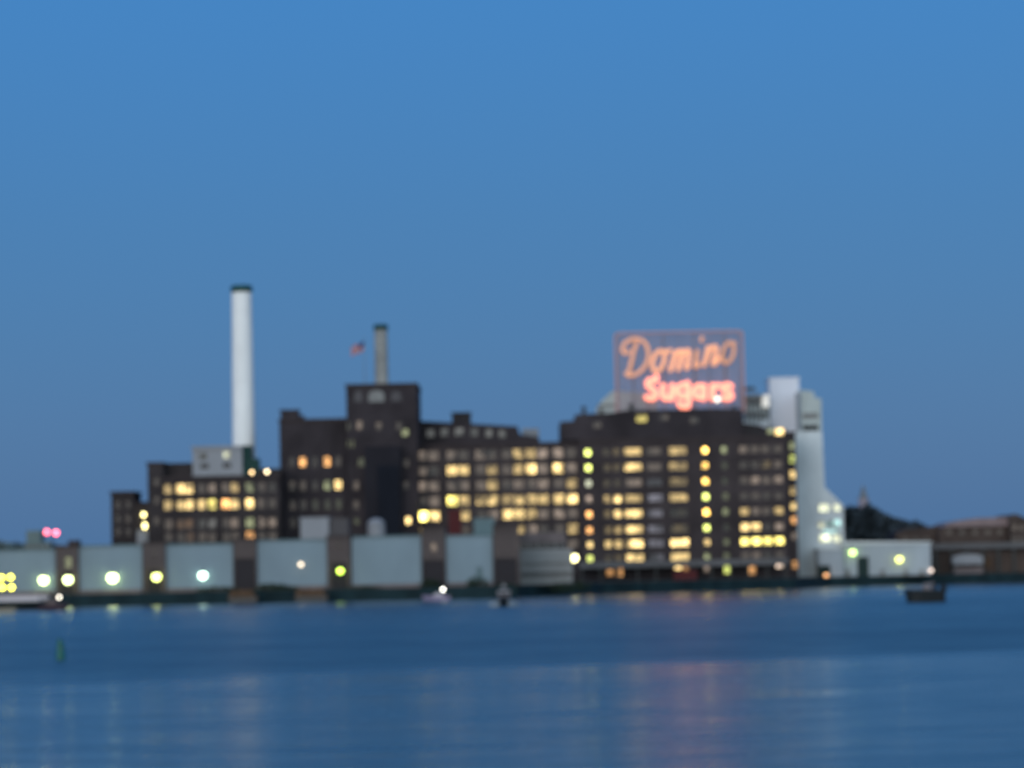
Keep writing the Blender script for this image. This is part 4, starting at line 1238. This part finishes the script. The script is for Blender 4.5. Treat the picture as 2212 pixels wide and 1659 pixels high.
# ------------------------------------------------------------------ boats
def hull_mesh(m, x0, x1, y, half, depth, bow=1, sheer=.5, n=10, mi=0, keel=-.3):
    """hull lofted along x from stern x0 to bow x1, open decked"""
    secs = []
    for i in range(n + 1):
        s = i / n
        w_ = half * (1 - max(0, (s - .55) / .45) ** 2.2 * .97)
        zt = depth + sheer * s ** 2
        xx = x0 + (x1 - x0) * s
        xk = xx - (x1 - x0) * .08 * max(0, (s - .7) / .3)
        secs.append([(xk, y, keel), (xk, y - w_ * .65, keel + .15), (xx, y - w_, zt), (xx, y - w_ * .85, zt + .06), (xx, y + w_ * .85, zt + .06), (xx, y + w_, zt), (xk, y + w_ * .65, keel + .15)])
    k = len(secs[0]); o = len(m.v)
    vs = [p for s in secs for p in s]; fs = []
    for i in range(n):
        for j in range(k):
            fs.append((i * k + j, i * k + (j + 1) % k, (i + 1) * k + (j + 1) % k, (i + 1) * k + j))
    fs.append(tuple(range(k))[::-1]); fs.append(tuple(n * k + j for j in range(k)))
    m.add(vs, fs, mi)

def person(x, y, z, label, seated=True, shirt='cloth_grey', face=-1):
    """a small figure grown as one skinned body, hair and clothing as child meshes"""
    bm_v, bm_e, rad = [], [], []
    def pt(px, py, pz, r): bm_v.append((px, py, pz)); rad.append(r); return len(bm_v) - 1
    hip = pt(0, 0, .12, .16)
    ch_ = pt(0, .02, .42, .17); nk = pt(0, .02, .62, .07); hd = pt(0, -.01, .74, .10); hd2 = pt(0, -.01, .86, .09)
    for e in ((hip, ch_), (ch_, nk), (nk, hd), (hd, hd2)): bm_e.append(e)
    for s in (-1, 1):
        sh = pt(s * .19, .02, .54, .07); el = pt(s * .24, -.10, .30, .05); wr_ = pt(s * .15, -.32, .24, .04); hn = pt(s * .12, -.40, .25, .04)
        bm_e += [(ch_, sh), (sh, el), (el, wr_), (wr_, hn)]
        if seated:
            kn = pt(s * .12, -.42, .10, .08); an_ = pt(s * .12, -.44, -.33, .05); ft = pt(s * .12, -.60, -.38, .045)
        else:
            kn = pt(s * .10, -.03, -.35, .08); an_ = pt(s * .11, 0, -.76, .05); ft = pt(s * .11, -.14, -.82, .045)
        bm_e += [(hip, kn), (kn, an_), (an_, ft)]
    me = bpy.data.meshes.new('person'); me.from_pydata(bm_v, bm_e, [])
    o = bpy.data.objects.new('person', me); COL.objects.link(o)
    sk = o.modifiers.new('skin', 'SKIN')
    for i, sv in enumerate(me.skin_vertices[0].data):
        sv.radius = (rad[i], rad[i]); sv.use_root = (i == 0)
    o.modifiers.new('sub', 'SUBSURF').levels = 1
    o.modifiers['sub'].render_levels = 1
    me.materials.append(M[shirt])
    o.location = (x, y, z)
    o['label'] = label; o['category'] = 'person'
    m = MB(); m.ball((0, .0, .88), .11, sz=.8); h_ = m.build('hair', M['rubber'], None); h_.parent = o
    return o

# 1: dark open motorboat with outboards, right
yb = 470.0
xa, xb = X(1953, 1300, yb), X(2041, 1300, yb)
mb = thing('motorboat', 'dark low motorboat with a grey windscreen and outboard, in open water at the right', 'boat', ((xa + xb) / 2, yb, 0))
m = MB(); hull_mesh(m, xb - .3, xa, yb, 1.25, 1.75, sheer=.15); m.build('hull', M['hull_dark'], mb)
m = MB(); m.box(xa + 2.7, xa + 3.8, yb - .55, yb + .55, 1.5, 2.15); m.prism_y([(xa + 2.7, 2.154), (xa + 3.7, 2.154), (xa + 3.6, 2.75), (xa + 3.1, 2.75)], yb - .5, yb + .5); m.build('console', M['boat_grey'], mb)
m = MB(); m.box(xa + .9, xa + 2.3, yb - .8, yb + .8, 1.5, 1.9); m.build('bow_seat', M['steel_dark'], mb)
m = MB(); m.box(xb - 1.9, xb - .9, yb - .8, yb + .8, 1.5, 1.85); m.build('stern_seat', M['steel_dark'], mb)
m = MB(); m.prism_y([(xb - .55, 1.3), (xb + .15, 1.2), (xb + .3, 2.0), (xb + .1, 2.5), (xb - .5, 2.5)], yb - .45, yb + .45); m.box(xb - .3, xb + .1, yb - .15, yb + .15, -.3, 1.195); m.build('outboard_motor', M['rubber'], mb)
m = MB()
for q_s in (-.9, .9):
    m.tube([(xa + .5, yb + q_s * .4, 1.75), (xa + 1.2, yb + q_s * .8, 2.1), (xa + 2.6, yb + q_s, 2.0)], .035, 6)
m.build('bow_rail', M['steel_grey'], mb)
person(xb - 1.4, yb - .1, 1.85, 'dark-clothed person sitting at the stern of the motorboat at the right', True, 'cloth_dark')
person(xa + 4.1, yb - .2, 2.3, 'grey-shirted person standing behind the windscreen of the motorboat at the right', False, 'cloth_grey')

# 2: small cabin boat heading this way, with spray at its bow
yb = 525.0
xc, _ = P(1089, 1310, yb)
cb = thing('cabin_boat', 'small pale cabin boat coming head-on, below the rightmost brick tower', 'boat', (xc, yb, 0))
m = MB()
o0 = len(m.v); hull_mesh(m, -3.0, 3.0, 0, 1.15, 1.1, sheer=.6)
m.v = [(xc + p[1], yb - p[0], p[2]) for p in m.v]; m.build('hull', M['hull_dark'], cb)
m = MB(); m.box(xc - .95, xc + .95, yb - .6, yb + 1.8, 1.2, 2.35); m.prism([(xc - .9, yb - .605), (xc - .8, yb - 1.4), (xc + .8, yb - 1.4), (xc + .9, yb - .605)], 1.2, 1.75); cab = m.build('cabin', material('faded_cabin_paint', (.27, .24, .27), .5, stain=.2), cb)
m = MB(); m.box(xc - .8, xc + .8, yb - .66, yb - .61, 1.8, 2.3); m.build('windscreen', M['glass'], cab)
m = MB(); m.box(xc - 1.05, xc + 1.05, yb - .9, yb + 2.0, 2.354, 2.5); m.tube([(xc, yb + .8, 2.5), (xc, yb + .8, 3.9)], .05, 6); m.box(xc - .5, xc + .5, yb + .7, yb + .9, 3.2, 3.3); m.build('roof', M['hull_white'], cb)
m = MB()
rnd = random.Random(3)
for s in (-1, 1):
    for k in range(220):
        t_ = rnd.random(); px = xc + s * (.9 + t_ * 1.3 + rnd.uniform(-.2, .2)); py = yb - 2.4 + t_ * 2.5; pz = rnd.uniform(.02, 1.1 * (1 - t_ * .5))
        m.ball((px, py, pz), rnd.uniform(.05, .16), n=5)
sp_ = m.build('bow_spray', M['foam']); sp_['label'] = 'white bow spray on both sides of the oncoming cabin boat'; sp_['category'] = 'spray'; sp_['kind'] = 'stuff'

# 3: lilac speedboat with a white masthead light
yb = 668.0
xa, xb = X(912, 1294, yb), X(972, 1294, yb)
sb = thing('speedboat', 'low lilac-white speedboat with a white masthead light, near the quay at mid picture', 'boat', ((xa + xb) / 2, yb, 0))
m = MB(); hull_mesh(m, xb, xa, yb, 1.0, .8, sheer=.3); m.build('hull', M['hull_pink'], sb)
m = MB(); m.prism_y([(xa + 2.0, .9), (xb - 1.2, .9), (xb - 1.5, 1.5), (xa + 3.0, 1.6)], yb - .7, yb + .7); m.build('cockpit', M['hull_white'], sb)
xl, zl = P(957, 1273.5, yb)
m = MB(); m.tube([(xl, yb, .9), (xl, yb, zl - .2)], .05, 6); m.box(xb - .3, xb + .3, yb - .25, yb + .25, .3, 1.3); m.build('light_mast', M['steel_dark'], sb)
m = MB(); m.ball((xl, yb, zl), .26); m.build('masthead_light', lamp_mat((1.0, .98, .88), 10), sb)

# 4: white ferry at the left edge, dark hull
yb = 640.0
xa, xb = X(-70, 1300, yb), X(99, 1300, yb)
fy = thing('ferry_boat', 'long white-decked harbour boat with a dark hull at the left edge', 'boat', ((xa + xb) / 2, yb, 0))
m = MB(); hull_mesh(m, xa, xb, yb, 2.2, 1.2, sheer=.2); m.build('hull', M['hull_dark'], fy)
zt0, zt1 = Z(40, 1300, yb), Z(40, 1287, yb)
m = MB(); m.box(xa + .5, xb - 1.0, yb - 2.1, yb + 2.1, zt0 + .1, zt1); m.prism_y([(xb - .99, zt0 + .1), (xb + .5, zt0 + .5), (xb + .5, zt1 - .1), (xb - .99, zt1)], yb - 1.3, yb + 1.3); m.build('white_bulwark', M['hull_white'], fy)
m = MB()
for k in range(8):
    xx = xa + 1 + (xb - xa - 3) * k / 7; m.tube([(xx, yb - 2.05, zt1), (xx, yb - 2.05, zt1 + .7)], .04, 6)
m.tube([(xa + 1, yb - 2.05, zt1 + .7), (xb - 2, yb - 2.05, zt1 + .7)], .04, 6)
m.build('railing', M['steel_grey'], fy)
m = MB(); m.box(xa + 1, X(-10, 1280, yb), yb - 1.6, yb + 1.6, zt1 + .004, zt1 + 2.4); m.build('cabin', M['boat_grey'], fy)
# cream tender in front of it
yb2 = 585.0
xa, xb = X(-40, 1322, yb2), X(36, 1322, yb2)
td = thing('tender', 'low cream coloured tender in front of the white-decked boat at the left edge', 'boat', ((xa + xb) / 2, yb2, 0))
m = MB(); hull_mesh(m, xa, xb, yb2, .8, .75, sheer=.15); m.build('hull', M['cream'], td)
m = MB(); m.box(xa + 1.5, xa + 1.9, yb2 - .6, yb2 + .6, .6, .95); m.box(xa + 3.5, xa + 3.9, yb2 - .6, yb2 + .6, .6, .95); m.build('thwart', M['timber'], td)

# 5: dark maroon boat with a pale light
yb = 615.0
xa, xb = X(84, 1315, yb), X(148, 1315, yb)
pb = thing('maroon_boat', 'dark maroon boat with a small pale light, beside the white-decked boat at the left', 'boat', ((xa + xb) / 2, yb, 0))
m = MB(); hull_mesh(m, xa, xb, yb, 1.1, 1.1, sheer=.4); m.build('hull', M['hull_purple'], pb)
m = MB(); m.box(xa + 1.4, xa + 3.4, yb - .8, yb + .8, 1.2, 2.3); cab = m.build('cabin', M['hull_purple'], pb)
m = MB(); m.box(xa + 1.6, xa + 3.2, yb - .84, yb - .803, 1.7, 2.15); m.build('cabin_window', M['glass'], cab)
xl, zl = P(128, 1290, yb)
m = MB(); m.tube([(xl, yb, 1.2), (xl, yb, zl - .2)], .05, 6); m.build('light_mast', M['steel_dark'], pb)
m = MB(); m.ball((xl, yb, zl), .26); m.build('masthead_light', lamp_mat((1.0, .92, .75), 7), pb)

# green channel buoy
yb = 5.6 * F / (1424 - 1254.6)
xx, _ = P(131, 1424, yb)
by = thing('channel_buoy', 'green pillar buoy standing alone in the water at the left', 'buoy', (xx, yb, 0))
hb = 46 * yb / F
rb_ = 10 * yb / F
m = MB(); m.lathe(xx, yb, [(rb_ * .8, -.4), (rb_, -.1), (rb_, .45), (rb_ * .85, .55), (rb_ * .8, hb * .75), (rb_ * .7, hb * .8)], 16); m.build('body', M['buoy'], by)
m = MB(); m.lathe(xx - .05, yb, [(rb_ * .5, hb * .8), (rb_ * .42, hb * .97), (rb_ * .15, hb)], 12); m.build('topmark', M['buoy'], by)
